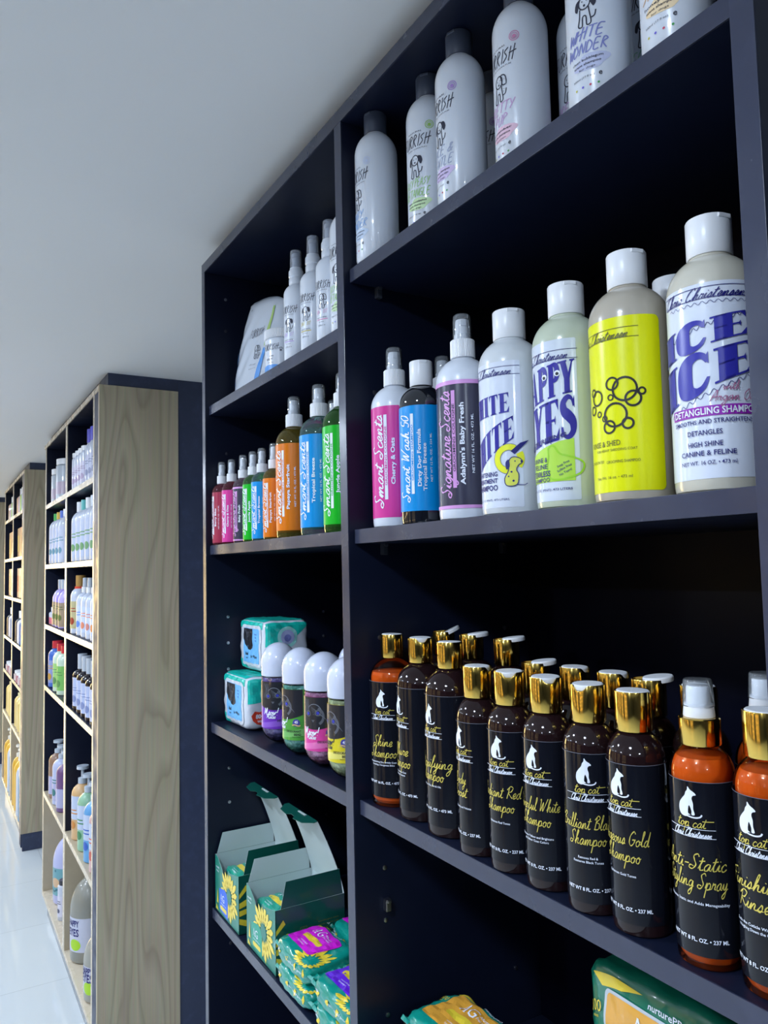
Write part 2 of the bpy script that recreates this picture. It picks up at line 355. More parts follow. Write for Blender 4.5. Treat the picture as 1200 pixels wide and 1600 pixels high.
# slab/didone capitals from thick and thin strokes
def serif(s, h, width=None, thick=.24, thin=.06, sl=.05, cw=.62):
    out = []; x = 0
    def st(x0, x1, y0=0, y1=1): return rect(x0, x1, y0, y1)
    def sf(xc, y, wd, up): return merge(rect(xc-wd/2, xc+wd/2, y if up else y-sl, y+sl if up else y), poly([(xc-wd/3, y+(sl if up else -sl)), (xc+wd/3, y+(sl if up else -sl)), (xc, y+(.1 if up else -.1))][::1 if up else -1]))
    for ch in s:
        p = []; W = cw; T = thick
        if ch == 'I': W = T+.16; p = [st(.08, .08+T), sf(.08+T/2, 0, T+.16, 1), sf(.08+T/2, 1, T+.16, 0)]
        elif ch in 'EF':
            p = [st(.08, .08+T), rect(0, W, 1-sl*1.3, 1), poly([(W, .72), (W, 1), (W-.14, 1)]), rect(.08, W-.12, .48, .48+sl*1.2), poly([(W-.12, .38), (W-.12, .62), (W-.18, .5)])]
            if ch == 'E': p += [rect(0, W, 0, sl*1.3), poly([(W+.03, .3), (W-.16, 0), (W, 0)])]
            else: p += [sf(.08+T/2, 0, T+.16, 1)]
        elif ch == 'H':
            p = [st(.06, .06+T), st(W-.0-T*.9, W), rect(.06, W, .46, .46+sl*1.2)]
            for xc in (.06+T/2, W-T*.45): p += [sf(xc, 0, T+.12, 1), sf(xc, 1, T+.12, 0)]
            W += .06
        elif ch == 'T':
            p = [st(W/2-T/2, W/2+T/2), rect(0, W, 1-sl*1.2, 1), poly([(0, 1), (0, .7), (.1, 1)]), poly([(W, 1), (W-.1, 1), (W, .7)]), sf(W/2, 0, T+.16, 1)]
        elif ch == 'L': p = [st(.08, .08+T), rect(0, W, 0, sl*1.3), poly([(W, .3), (W-.16, 0), (W, 0)]), sf(.08+T/2, 1, T+.16, 0)]
        elif ch == 'W':
            W = 1.0; p = [poly([(0.02, 1), (.02+T, 1), (.36, 0), (.28, 0)]), poly([(.28, 0), (.34, 0), (.54, 1), (.48, 1)]), poly([(.42, 1), (.42+T, 1), (.76, 0), (.68, 0)]), poly([(.68, 0), (.74, 0), (.98, 1), (.92, 1)]), sf(.12, 1, T+.2, 0), sf(.52, 1, T+.16, 0), sf(.93, 1, .24, 0)]
        elif ch == 'A':
            W = .7; p = [poly([(.06, 0), (.12, 0), (.38, 1), (.32, 1)]), poly([(.30, 1), (.40, 1), (.66, 0), (.66-T, 0)]), rect(.16, .5, .3, .3+sl*1.2), sf(.09, 0, .22, 1), sf(.58, 0, T+.14, 1)]
        elif ch == 'Y':
            W = .66; p = [poly([(.02, 1), (.02+T, 1), (.33+T/2, .45), (.33-T/2, .45)]), poly([(.58, 1), (.64, 1), (.33+T/2, .42), (.33, .42)]), rect(.33-T/2, .33+T/2, 0, .47), sf(.12, 1, T+.18, 0), sf(.6, 1, .24, 0), sf(.33, 0, T+.2, 1)]
        elif ch == 'P':
            W = .6; P = [(.2, .97), (.38, .96), (.5, .88), (.54, .72), (.5, .56), (.38, .48), (.2, .47)]
            p = [st(.08, .08+T), ribbon(spline(P, 3), [thin+(T-thin)*math.sin(PI*i/18)**1.5 for i in range(19)]), sf(.08+T/2, 0, T+.16, 1), rect(0, .2, 1-sl, 1)]
        elif ch == 'C':
            W = .66; P = [(.60, .72), (.52, .92), (.34, .98), (.16, .84), (.12, .5), (.16, .16), (.34, .02), (.52, .08), (.62, .3)]
            Q = spline(P, 4); n = len(Q); p = [ribbon(Q, [thin+(T-thin)*max(0, math.sin(PI*i/(n-1)))**1.4 for i in range(n)]), poly([(.63, .66), (.63, 1), (.54, .84)])]
        elif ch == 'S':
            W = .58; P = [(.48, .74), (.42, .92), (.28, .98), (.12, .86), (.14, .66), (.3, .52), (.44, .36), (.44, .14), (.28, .02), (.12, .08), (.06, .28)]
            Q = spline(P, 4); n = len(Q); p = [ribbon(Q, [thin+(T*1.05-thin)*max(0, math.sin(PI*i/(n-1)))**2 for i in range(n)]), poly([(.52, .68), (.52, 1), (.44, .84)]), poly([(.02, .32), (.02, 0), (.1, .16)])]
        elif ch == 'O' : W = .66; p = [ribbon([(.33+.25*math.cos(2*PI*i/24), .5+.47*math.sin(2*PI*i/24)) for i in range(24)], [thin+(T-thin)*abs(math.cos(2*PI*i/24))**1.3 for i in range(24)], True)]
        elif ch == ' ': W = .2
        m = merge(*p) if p else ([], [])
        out.append(mv(m, x, 0)); x += W+.07
    m = merge(*out); x0 = min(v[0] for v in m[0]); x1 = max(v[0] for v in m[0])
    kx = h if width is None else width/(x1-x0)
    return ([((a-(x0+x1)/2)*kx, (b-.5)*h) for a, b in m[0]], m[1])
CAT = spline([(-.10, -.5), (-.26, -.46), (-.34, -.3), (-.32, -.08), (-.22, .08), (-.12, .2), (-.08, .32), (-.02, .4), (.0, .52), (.08, .42), (.2, .34), (.26, .26), (.16, .22), (.12, .12), (.16, -.04), (.16, -.22), (.2, -.4), (.1, -.42), (.1, -.28), (.02, -.1), (-.02, -.36), (.06, -.42), (-.02, -.44)], 3, True)
def cat_emblem(h):
    body = poly([(x*h, y*h) for x, y in CAT])
    tail = ribbon([(x*h, y*h) for x, y in spline([(-.2, -.42), (0, -.48), (.2, -.5), (.36, -.46), (.42, -.38)], 5)], .05*h)
    return merge(body, tail)
def dog_doodle(h, kind=0):
    w = .018*h*2
    o = [ring(0, .22*h, .17*h, w, 20, .2*h), disc(-.06*h, .26*h, .02*h, 8), disc(.07*h, .26*h, .02*h, 8), disc(0, .13*h, .035*h, 10)]
    o += [ribbon([(x*h, y*h) for x, y in spline([(-.14, .06), (-.16, -.2), (-.2, -.42), (-.08, -.46), (-.06, -.2), (.04, -.2), (.06, -.46), (.18, -.42), (.14, -.1), (.12, .06)], 4)], w)]
    o += [ribbon([(x*h, y*h) for x, y in spline([(.16, -.3), (.28, -.26), (.32, -.1)], 4)], w)]
    if kind % 2 == 0: o += [poly([(x*h, y*h) for x, y in spline([(.12, .36), (.28, .34), (.34, .14), (.26, .02), (.18, .16)], 3, True)]), poly([(x*h, y*h) for x, y in spline([(-.12, .36), (-.26, .3), (-.3, .1), (-.22, .02), (-.17, .2)], 3, True)])]
    else:
        o += [ribbon([(x*h, y*h) for x, y in spline([(.1, .4), (.28, .34), (.32, .06), (.18, .06), (.14, .2)], 4, True)], w, True)]
        for i in range(14): o += [disc((.12+.16*((i*37) % 10)/10-.1*(i > 7))*h, (.3-.5*((i*53) % 14)/14)*h, .014*h, 6)]
    return merge(*o)

# put a 2-D label mesh on a cylinder (local +X is the label centre) or on a surface function
def wrap(m2, r, eps=.0004, step=.12, cut=True):
    V, F = m2
    me = bpy.data.meshes.new('w'); me.from_pydata([(v[0], v[1], 0) for v in V], [], F)
    bm = bmesh.new(); bm.from_mesh(me)
    if cut and V:
        d = step*r; x0 = min(v[0] for v in V); x1 = max(v[0] for v in V)
        k = math.ceil(x0/d)
        while k*d < x1:
            bmesh.ops.bisect_plane(bm, geom=bm.verts[:]+bm.edges[:]+bm.faces[:], plane_co=(k*d, 0, 0), plane_no=(1, 0, 0)); k += 1
    R = r+eps
    for v in bm.verts:
        a = v.co.x/r; z = v.co.y; v.co = (R*math.cos(a), R*math.sin(a), z)
    for f in bm.faces:
        f.smooth = True; f.normal_update()
        c = f.calc_center_median()
        if f.normal.x*c.x+f.normal.y*c.y < 0: f.normal_flip()
    bm.to_mesh(me); bm.free(); return me
def on_plane(m2, fn, cutx=None, cuty=None):
    V, F = m2
    me = bpy.data.meshes.new('w'); me.from_pydata([(v[0], v[1], 0) for v in V], [], F)
    bm = bmesh.new(); bm.from_mesh(me)
    for ax, d in ((0, cutx), (1, cuty)):
        if not d or not V: continue
        a0 = min(v[ax] for v in V); a1 = max(v[ax] for v in V); k = math.ceil(a0/d)
        while k*d < a1:
            co = [0, 0, 0]; co[ax] = k*d; no = [0, 0, 0]; no[ax] = 1
            bmesh.ops.bisect_plane(bm, geom=bm.verts[:]+bm.edges[:]+bm.faces[:], plane_co=co, plane_no=no); k += 1
    for v in bm.verts: v.co = fn(v.co.x, v.co.y)
    bm.to_mesh(me); bm.free(); return me
_cache = {}
def cached(key, fn):
    if key not in _cache: _cache[key] = fn()
    return _cache[key]
def sheet(name, key, m2fn, r, m, parent, eps=.0004, label=None):
    me = cached(('w', key, round(r, 5), eps), lambda: wrap(m2fn(), r, eps))
    return link(name, me, m, parent, label)

# ================================================================== the setting
CEIL = 2.41
white_paint = mat('ceiling_white_paint', (.78, .79, .80), .75)
wallp = mat('wall_paint', (.50, .50, .49), .7)
struct(box('floor', (-4, 1.4, -3.5, 14, -.05, 0), tile_mat(), bev=0))
struct(box('ceiling', (-4, 1.4, -3.5, 14, CEIL, CEIL+.05), white_paint, bev=0))
struct(box('wall_right', (1.4, 1.45, -3.5, 14, 0, CEIL), wallp, bev=0))
struct(box('wall_left', (-4.05, -4, -3.5, 14, 0, CEIL), mat('dark_wall', (.03, .034, .05), .6), bev=0))
struct(box('wall_front', (-4, 1.4, 14, 14.05, 0, CEIL), wallp, bev=0))
struct(box('wall_back', (-4, 1.4, -3.55, -3.5, 0, CEIL), mat('dark_wall', (.03, .034, .05), .6), bev=0))
# navy piers behind the display units, with the header boards that close the gap to the ceiling
struct(box('trim_1', (.835, 1.395, .312, 1.60, 0, CEIL), navy_side, bev=.001))
struct(box('trim_2', (.535, .835, .312, 1.547, 2.366, CEIL), navy_side, bev=.001))
for i, y0 in enumerate((2.814, 5.331, 7.85)):
    struct(box('trim_%d' % (3+2*i), (.784, 1.395, y0+.003, y0+1.53, 0, CEIL), navy_side, bev=.001))
    struct(box('trim_%d' % (4+2*i), (.533, .784, y0+.003, y0+1.50, 2.3665, CEIL), navy_side, bev=.001))
# ceiling lamps
lamp_glow = mat('lamp_diffuser', (.9, .9, .9), .4, emit=COOL, es=14)
white_metal = mat('white_metal_rim', (.8, .8, .8), .4)
for (x, y) in DOWN:
    t = thing('ceiling_lamp', 'round white surface-mounted ceiling lamp over the aisle', 'lamp', (x, y, CEIL), 0, 'ceiling lamps')
    link('housing', cached('lh', lambda: lathe([(0, 0), (.105, 0), (.105, -.028), (.088, -.028), (.088, -.02), (0, -.02)], 40)), white_metal, t)
    link('diffuser', cached('ld', lambda: lathe([(0, -.0205), (.087, -.0205), (.087, -.026), (0, -.026)], 32)), lamp_glow, t)
# warm lit display at the end of the aisle and along the opposite side (outside the frame; seen in the glossy edges)
WARM = (1.0, .72, .30)
warm_glow = mat('warm_light_panel', (.9, .8, .6), .4, emit=WARM, es=9)
def warm_case(name, loc, rz, label, w_=1.2, n=3):
    t = thing(name, label, 'display case', loc, rz)
    link('carcass', boxes([(-.02, .3, -w_/2, -w_/2+.02, 0, 2.2), (-.02, .3, w_/2-.02, w_/2, 0, 2.2), (-.02, .3, -w_/2, w_/2, 2.18, 2.2), (.28, .3, -w_/2, w_/2, 0, 2.2)]+[(0, .28, -w_/2+.02, w_/2-.02, z, z+.02) for z in (.1, .5, .9, 1.3, 1.7)]), birch_in, t)
    for z in (.5, .9, 1.3, 1.7, 2.17):
        box('light_strip', (.01, .03, -w_/2+.03, w_/2-.03, z-.012, z-.001), warm_glow, t, 0)
    return t
for k in range(5):
    warm_case('display_case', (-3.6, .8+k*1.9, 0), 0, 'pale wooden warm-lit display case across the aisle, %s from the near end' % ('first', 'second', 'third', 'fourth', 'fifth')[k]).rotation_euler = (0, 0, PI)
t = thing('light_wall', 'tall warm backlit display panel at the far end of the aisle', 'light panel', (-1.3, 13.9, 0))
box('panel', (-1.0, .8, -.02, .02, .25, 2.15), warm_glow, t, 0)
box('panel_frame', (-1.06, .86, .021, .06, .0, 2.2), birch_in, t)

# ================================================================== the near black unit
FX, BX = .509, .82
UZ = lambda u: 1.70+u
main = thing('shelving_unit', 'tall navy-black shelving unit with two bays filling the right half', 'shelving unit', (.5, .312, 0))
def mpart(name, b, m, label=None, bev=.0008):
    x0, x1, y0, y1, z0, z1 = b
    return box(name, (x0-.5, x1-.5, y0-.312, y1-.312, z0, z1), m, main, bev, label)
ZT = 2.365
for (y0, y1) in ((.312, .331), (.9465, .9675), (1.590, 1.609)):
    mpart('upright', (.5012, BX, y0, y1, .0, ZT-.0215), navy)
    mpart('edge_band', (.5, .5011, y0, y1, .0, ZT-.0215), edge, bev=.0003)
mpart('top_board', (.5012, BX, .312, 1.609, ZT-.021, ZT), navy)
mpart('top_edge_band', (.5, .5011, .312, 1.609, ZT-.021, ZT), edge, bev=.0003)
mpart('back_panel', (BX+.0005, BX+.012, .312, 1.609, 0, ZT), black_back)
RB = (.3315, .9460, ((2.124, 'a'), (1.7517, 'b'), (1.3835, 'c'), (1.010, 'd'), (.62, 'e'), (.12, 'f')))
LB = (.9680, 1.5895, ((2.050, 'a'), (1.7517, 'b'), (1.3835, 'c'), (1.010, 'd'), (.62, 'e'), (.12, 'f')))
for ya, yb, zs in (RB, LB):
    for z, _ in zs:
        s = mpart('shelf', (FX+.0012, BX-.002, ya+(.003 if ya < .5 else 0), yb-(.002 if ya < .5 else 0), z-.0195, z), navy)
        e = box('shelf_edge_band', (FX-.5, FX-.5+.0011, ya+(.003 if ya < .5 else 0)-.312, yb-(.002 if ya < .5 else 0)-.312, z-.0195, z), edge, s, .0003)
# shelf pins and pin holes in the uprights
pinm = lathe([(0, 0), (.0032, 0), (.0032, .0012), (.002, .0016), (0, .0016)], 12)
for yface, sgn in ((1.590, -1), (.9465, -1)):
    for x in (.547, .772):
        for z in (2.29, 2.22, 1.95, 1.88, 1.81, 1.60, 1.545, 1.49, 1.285, 1.215, 1.15, 1.09, .93):
            if yface < 1 and z in (1.88, 1.49, 1.15): continue
            o = link('pin_hole', pinm, steel if (int(z*100) % 3) else pin_dark, main); o.location = (x-.5, yface-.312, z); o.rotation_euler = (PI/2, 0, 0)
bracket = boxes([(-.004, .004, -.009, 0, -.016, 0), (-.003, .003, -.012, -.009, -.004, 0)], .001)
for yface in (.9465,):
    for zz in (2.124, 1.7517, 1.3835):
        for x in (.555, .77):
            o = link('shelf_bracket', bracket, mat('bracket_dark', (.04, .045, .06), .3), main); o.location = (x-.5, yface-.312, zz-.0196)
link('shelf_bracket', bracket, steel, main).location = (.0475, .9465-.312, 1.245)

# ================================================================== the light units further down the row
def far_unit(y0, zs, name, label):
    t = thing('display_shelving', label, 'shelving unit', (.503, y0, 0))
    def P(nm, b, m, bev=.0008): return box(nm, (b[0]-.503, b[1]-.503, b[2], b[3], b[4], b[5]), m, t, bev)
    P('end_panel', (.503, .7825, 0, .019, .105, 2.365), wood)
    P('end_plinth', (.512, .7825, .003, .022, 0, .104), navy_side)
    P('filler_strip', (.5045, .545, .0195, .100, .02, 2.345), navy_side)
    P('top_board', (.5075, .78, .0195, 1.52, 2.346, 2.365), navy)
    P('top_edge', (.503, .5072, .0195, 1.52, 2.346, 2.365), birch, .0005)
    for a, b in ((.101, .124), (.750, .790), (1.456, 1.479)):
        P('upright', (.5075, .775, a, b, .131, 2.345), navy)
        P('upright_edge', (.504, .5072, a, b, .131, 2.345), birch, .0005)
    P('back_panel', (.7755, .7825, .0195, 1.52, .1, 2.345), black_back)
    P('base_board', (.504, .775, .101, 1.479, .11, .130), birch)
    P('kick_board', (.53, .545, .101, 1.479, 0, .109), mat('kick_floor_reflection', (.20, .22, .25), .2))  # navy board; the floor's reflection is painted in as grey
    for i, z in enumerate(zs):
        for a, b in ((.1245, .7495), (.7905, 1.4555)):
            low = i == len(zs)-1
            P('shelf', (.5075, .775, a, b, z-.022, z), birch_in if low else navy)
            P('shelf_edge', (.504, .5072, a, b, z-.022, z), birch, .0005)
    # pale lining of the lowest compartments
    zl = zs[-1]-.0225
    for a, b in ((.1245, .1285), (.7455, .7495), (.7905, .7945), (1.4515, 1.4555)):
        P('lining', (.506, .7735, a, b, .1305, zl), birch_in, .0003)
    for a, b in ((.129, .745), (.795, 1.451)):
        P('back_lining', (.769, .7735, a, b, .1305, zl), birch_in, .0003)
    return t
U2 = (2.050, 1.746, 1.445, 1.140, .615)
U3 = (2.118, 1.818, 1.537, 1.232, .970, .655)
far_unit(2.812, U2, 'a', 'second unit in the row with a pale wood end panel and birch-edged shelves')
far_unit(5.329, U3, 'b', 'third unit in the row, narrow pale wood end panel at the left edge')
far_unit(7.848, U2, 'c', 'fourth unit in the row, a thin sliver at the far left edge')

# ================================================================== products: shared pieces
white_pl = mat('white_plastic', (.70, .75, .84), .26, coat=.25)
white_cap = mat('white_cap_plastic', (.80, .82, .86), .30)
grey_cap = mat('slate_grey_cap', (.055, .068, .105), .33)
clear_pl = thin_clear('clear_plastic', (.98, .99, 1), .05, .10)
gold = mat('gold_metal', (.78, .53, .12), .13, 1)
black_lab = mat('black_label_film', (.006, .007, .012), .12, spec=.4)
amber = mat('amber_plastic', (.014, .006, .007), .07)
amber_clear = thin_clear('amber_bottle_empty', (.92, .70, .52), .04, .03, (.10, .03, .02))
orange_liq = mat('orange_liquid', (.72, .17, .016), .25)
red_liq = mat('dark_red_base', (.12, .010, .012), .15, coat=1)
white_ink = mat('white_ink', (.80, .84, .95), .4)
gold_ink = mat('gold_ink', (.72, .60, .12), .35, .3)
navy_ink = mat('navy_ink', (.008, .008, .15), .45)
blue_ink = mat('royal_blue_ink', (.010, .005, .28), .45)
dark_ink = mat('dark_grey_ink', (.025, .027, .05), .5)
grey_ink = mat('mid_grey_ink', (.16, .17, .21), .5)
black_ink = mat('black_ink', (.006, .006, .008), .5)

def cap_disc(key, r, h, m, parent, z, notch=True, az=0):
    """flip-disc cap: skirt, slightly domed top and a thumb notch"""
    def f():
        return lathe([(0, 0), (r*.97, 0), (r, .0008), (r*1.0, h-.0012), (r*.965, h), (r*.9, h+.0002), (0, h+.0006)], 40)
    o = link('cap', cached(('cap', key, r, h), f), m, parent); o.location = (0, 0, z)
    if notch:
        n = link('thumb_tab', cached(('tab', r), lambda: boxes([(r*.86, r*1.035, -r*.35, r*.35, -.0042, -.0006)], .001)), m, o); n.location = (0, 0, h); n.rotation_euler = (0, 0, az)
    return o
def ribbed(r, h, n=44):
    V = []; F = []
    rows = [(r*.0, 0, 0), (r*.96, 0, 0), (r, .0006, 1), (r*.985, h-.001, 1), (r*.93, h, 0), (0, h, 0)]
    seg = n*2; idx = []
    for (rr, z, rib) in rows:
        if rr == 0: idx.append([len(V)]); V.append((0, 0, z)); continue
        idx.append(list(range(len(V), len(V)+seg)))
        for k in range(seg):
            q = rr*(1-.035*(k % 2)*rib); a = 2*PI*k/seg; V.append((q*math.cos(a), q*math.sin(a), z))
    for a, b in zip(idx, idx[1:]):
        for k in range(seg):
            k2 = (k+1) % seg
            if len(a) == 1: F.append((a[0], b[k2], b[k]))
            elif len(b) == 1: F.append((a[k], a[k2], b[0]))
            else: F.append((a[k], a[k2], b[k2], b[k]))
    return mesh_from(V, F, False)
def sprayer(parent, z, rc, hc, ro, zt, collar_m=None, ribs=True, az=0):
    """ribbed collar, nozzle head and the clear cover over it"""
    cm = collar_m or white_cap
    o = link('spray_collar', cached(('col', rc, hc, ribs), lambda: ribbed(rc, hc) if ribs else lathe([(0, 0), (rc*.97, 0), (rc, .0008), (rc, hc-.0008), (rc*.94, hc), (0, hc)], 44)), cm, parent); o.location = (0, 0, z)
    H = zt-z-hc
    hd = link('spray_head', cached(('hd', ro, H), lambda: lathe([(0, 0), (ro*.86, 0), (ro*.86, H*.22), (ro*.74, H*.26), (ro*.70, H*.74), (ro*.62, H*.80), (0, H*.80)], 28)), white_cap, parent); hd.location = (0, 0, z+hc+.0001)
    nz = link('nozzle', cached(('nz', ro, H), lambda: boxes([(ro*.5, ro*.80, -ro*.28, ro*.28, H*.52, H*.74)], .0006)), white_cap, hd); nz.rotation_euler = (0, 0, az)
    cv = link('clear_cover', cached(('cv', ro, H), lambda: lathe([(ro*.93, H*.02), (ro*.985, 0), (ro, .0006), (ro*.97, H*.80), (ro*.90, H*.95), (ro*.75, H), (0, H), (0, H-.0008), (ro*.72, H-.0008), (ro*.86, H*.93), (ro*.93, H*.79), (ro*.93, H*.02)], 32)), clear_pl, parent); cv.location = (0, 0, z+hc+.0002)
def bottle_root(name, label, cat, x, y, z, az, group): return thing(name, label, cat, (x, y, z+.0002), math.radians(az), group)
def band(r, z0, z1, a0=0, a1=360, n=56):
    """wrap-around label film, angles in degrees round local +X"""
    full = a1-a0 >= 359.9; k = n if full else n+1; V = []; F = []
    for i in range(k):
        a = math.radians(a0+(a1-a0)*i/n); V += [(r*math.cos(a), r*math.sin(a), z0), (r*math.cos(a), r*math.sin(a), z1)]
    for i in range(n if full else n):
        j = (i+1) % k; F.append((2*i, 2*j, 2*j+1, 2*i+1))
    return mesh_from(V, F)
def rounded_band(r, z0, z1, a0, a1, rad=.006):
    w_ = r*math.radians(a1-a0)/2; c = r*math.radians((a0+a1)/2)
    return wrap(rrect(c-w_, c+w_, z0, z1, rad), r, 0)
def DEG(r, d): return r*math.radians(d)

# ------------------------------------------------------------------ top shelf: white bottles with slate caps
def body_mesh(key, prof, seg=56): return cached(('body', key), lambda: lathe(prof, seg))
N_R = .0305
N_PROF = [(0, .0015), (N_R*.8, 0), (N_R*.93, .0012), (N_R, .006)]+shoulder(N_R, .157, .0150, .1880)+[(.0148, .189), (0, .189)]
def hug(x): return x
def white_bottle(x, y, z, az, label, badge, titles, tcol, blob, dog, group='white bottles with slate caps', sub=('clean bubblegum', 'scent shampoo', 'for dogs')):
    t = bottle_root('shampoo_bottle', label, 'bottle', x, y, z, az, group)
    b = link('body', body_mesh('N', N_PROF), white_pl, t)
    cap_disc('N', .0163, .0300, grey_cap, t, .1888, az=.4)
    bm_, tm_, sm_ = mat('badge_'+badge, hexc(badge), .5), mat('title_'+tcol, hexc(tcol), .5), mat('blob_'+blob, hexc(blob), .5)
    R = N_R
    sheet('badge', 'Nbadge', lambda: merge(mv(ring(0, 0, .0052, .0009), DEG(R, 40), .1395), mv(ring(0, 0, .0034, .0007), DEG(R, 40), .1395), mv(disc(0, -.0004, .0022), DEG(R, 40), .1395)), R, bm_, b)
    sheet('lettering', 'Nname', lambda: merge(mv(pen('FURRISH', .0155, .085, font='hand', width=.047), 0, .1215), mv(sans('NATURAL', .0018, 0, .022), 0, .1332), mv(sans('MORE CLEAN FUN', .0016, 0, .030), .002, .1105)), R, dark_ink, b)
    sheet('emblem', 'Ndog%d' % dog, lambda: mv(dog_doodle(.033, dog), 0, .0885), R, dark_ink if dog < 2 else grey_ink, b)
    sheet('lettering', 'Ntitle'+'_'.join(titles), lambda: merge(*[mv(pen(s, .0105, .10, font='hand', width=min(.042, .0075*len(s))), 0, .0660-.0135*i) for i, s in enumerate(titles)]), R, tm_, b)
    sheet('colour_patch', 'Nblob', lambda: poly([(.017*math.cos(a)+.004+.003*math.sin(3*a), .0375+.0080*math.sin(a)) for a in [2*PI*i/24 for i in range(24)]]), R, sm_, b, eps=.0003)
    sheet('lettering', 'Nsub'+sub[0], lambda: merge(mv(sans(sub[0], .0023, .012, .031), 0, .0410), mv(sans(sub[1], .0023, .012, .027), 0, .0365), mv(sans(sub[2], .0019, 0, .016), 0, .0322), mv(sans('500ml (17 fl oz)', .0019, 0, .022), -.004, .0240), mv(sans('e', .0052, .01), .0125, .0245)), R, dark_ink, b, eps=.0006)
    for i, c in enumerate(('c8c24a', '6a5fd0', 'd0506a', '4ea85a')):
        sheet('dot', ('Ndot', i), lambda: disc(-.012+.0075*i, .0150, .0011, 10), R, mat('dot_'+c, hexc(c), .5), b)
    return t
Z1 = 2.124
rows = [
 (.5383, .9125, 174, 'ccd8f4', ('BABY', 'POWDER'), '8fb6e8', 'cfe0f8', 1, 'white slate-capped bottle with pale blue badge, nearest the divider, top shelf', ('oat & cotton', 'puppy shampoo', 'for dogs')),
 (.5580, .8060, 196, '9cc860', ('EASY PEASY', 'DETANGLE'), '9fd07c', 'd2eebc', 0, 'white bottle with green badge and lettering, second from the divider, top shelf', ('clean eucalyptus', 'scent shampoo', 'for dogs')),
 (.5450, .7190, 175, 'b490d8', ('NICE &', 'GENTLE'), 'a9b3cf', 'd9c8f0', 0, 'white shampoo bottle with slate cap, lilac badge and lilac patch, on the top shelf', ('aloe free shampoo', 'for sensitive skin', 'for dogs')),
 (.5530, .6180, 177, 'd890b8', ('PRETTY', 'PUP'), 'cfa6d6', 'ecc8dc', 1, 'white shampoo bottle with a pink badge and spotted dog drawing, cap cut by the frame', ('cucumber', 'scent shampoo', 'pups and puppies')),
 (.5450, .4968, 199, '90a0e0', ('WHITE', 'WONDER'), '7f86c8', 'c4cae8', 0, 'white shampoo bottle with WHITE WONDER in blue capitals on the top shelf', ('clean bubblegum', 'scent shampoo', 'for dogs')),
 (.5450, .4085, 190, 'e0b070', ('MILK', 'SHAKE'), 'd8a878', 'f4dcb4', 0, 'white shampoo bottle with a peach patch, rightmost in the front row of the top shelf', ('honey milk', 'scent shampoo', 'for dogs')),
 (.6165, .5831, 186, 'd890b8', ('PRETTY', 'PUP'), 'cfa6d6', 'ecc8dc', 1, 'white shampoo bottle in the second row, showing left of the WHITE WONDER bottle', ('cucumber', 'scent shampoo', 'pups and puppies')),
 (.6165, .4890, 200, '90c0a0', ('COAT', 'CARE'), '88c0a0', 'c4e8d0', 0, 'white shampoo bottle in the second row, a sliver showing right of the WHITE WONDER bottle', ('clean cotton', 'scent shampoo', 'for dogs')),
 (.6300, .7600, 190, 'b490d8', ('NICE &', 'GENTLE'), 'a9b3cf', 'd9c8f0', 0, 'white bottle in the second row, right edge showing behind the lilac-badge bottle', ('aloe free shampoo', 'for sensitive skin', 'for dogs')),
 (.6420, 1.000-.085, 190, '9cc860', ('EASY PEASY', 'DETANGLE'), '9fd07c', 'd2eebc', 0, 'white shampoo bottle in the second row, a sliver showing left of the green-badge bottle', ('clean eucalyptus', 'scent shampoo', 'for dogs')),
]
for (x, y, az, bd, ti, tc_, bl, dg, lb, sb) in rows: white_bottle(x, y, Z1, az, lb, bd, ti, tc_, bl, dg, sub=sb)
white_bottle(.5435, 1.0066, 2.050, 200, 'white bottle with pale green patch, half hidden by the divider, left top shelf', '9cc860', ('EASY PEASY', 'DETANGLE'), '9fd07c', 'd2eebc', 0, group=None, sub=('clean eucalyptus', 'scent shampoo', 'for dogs'))

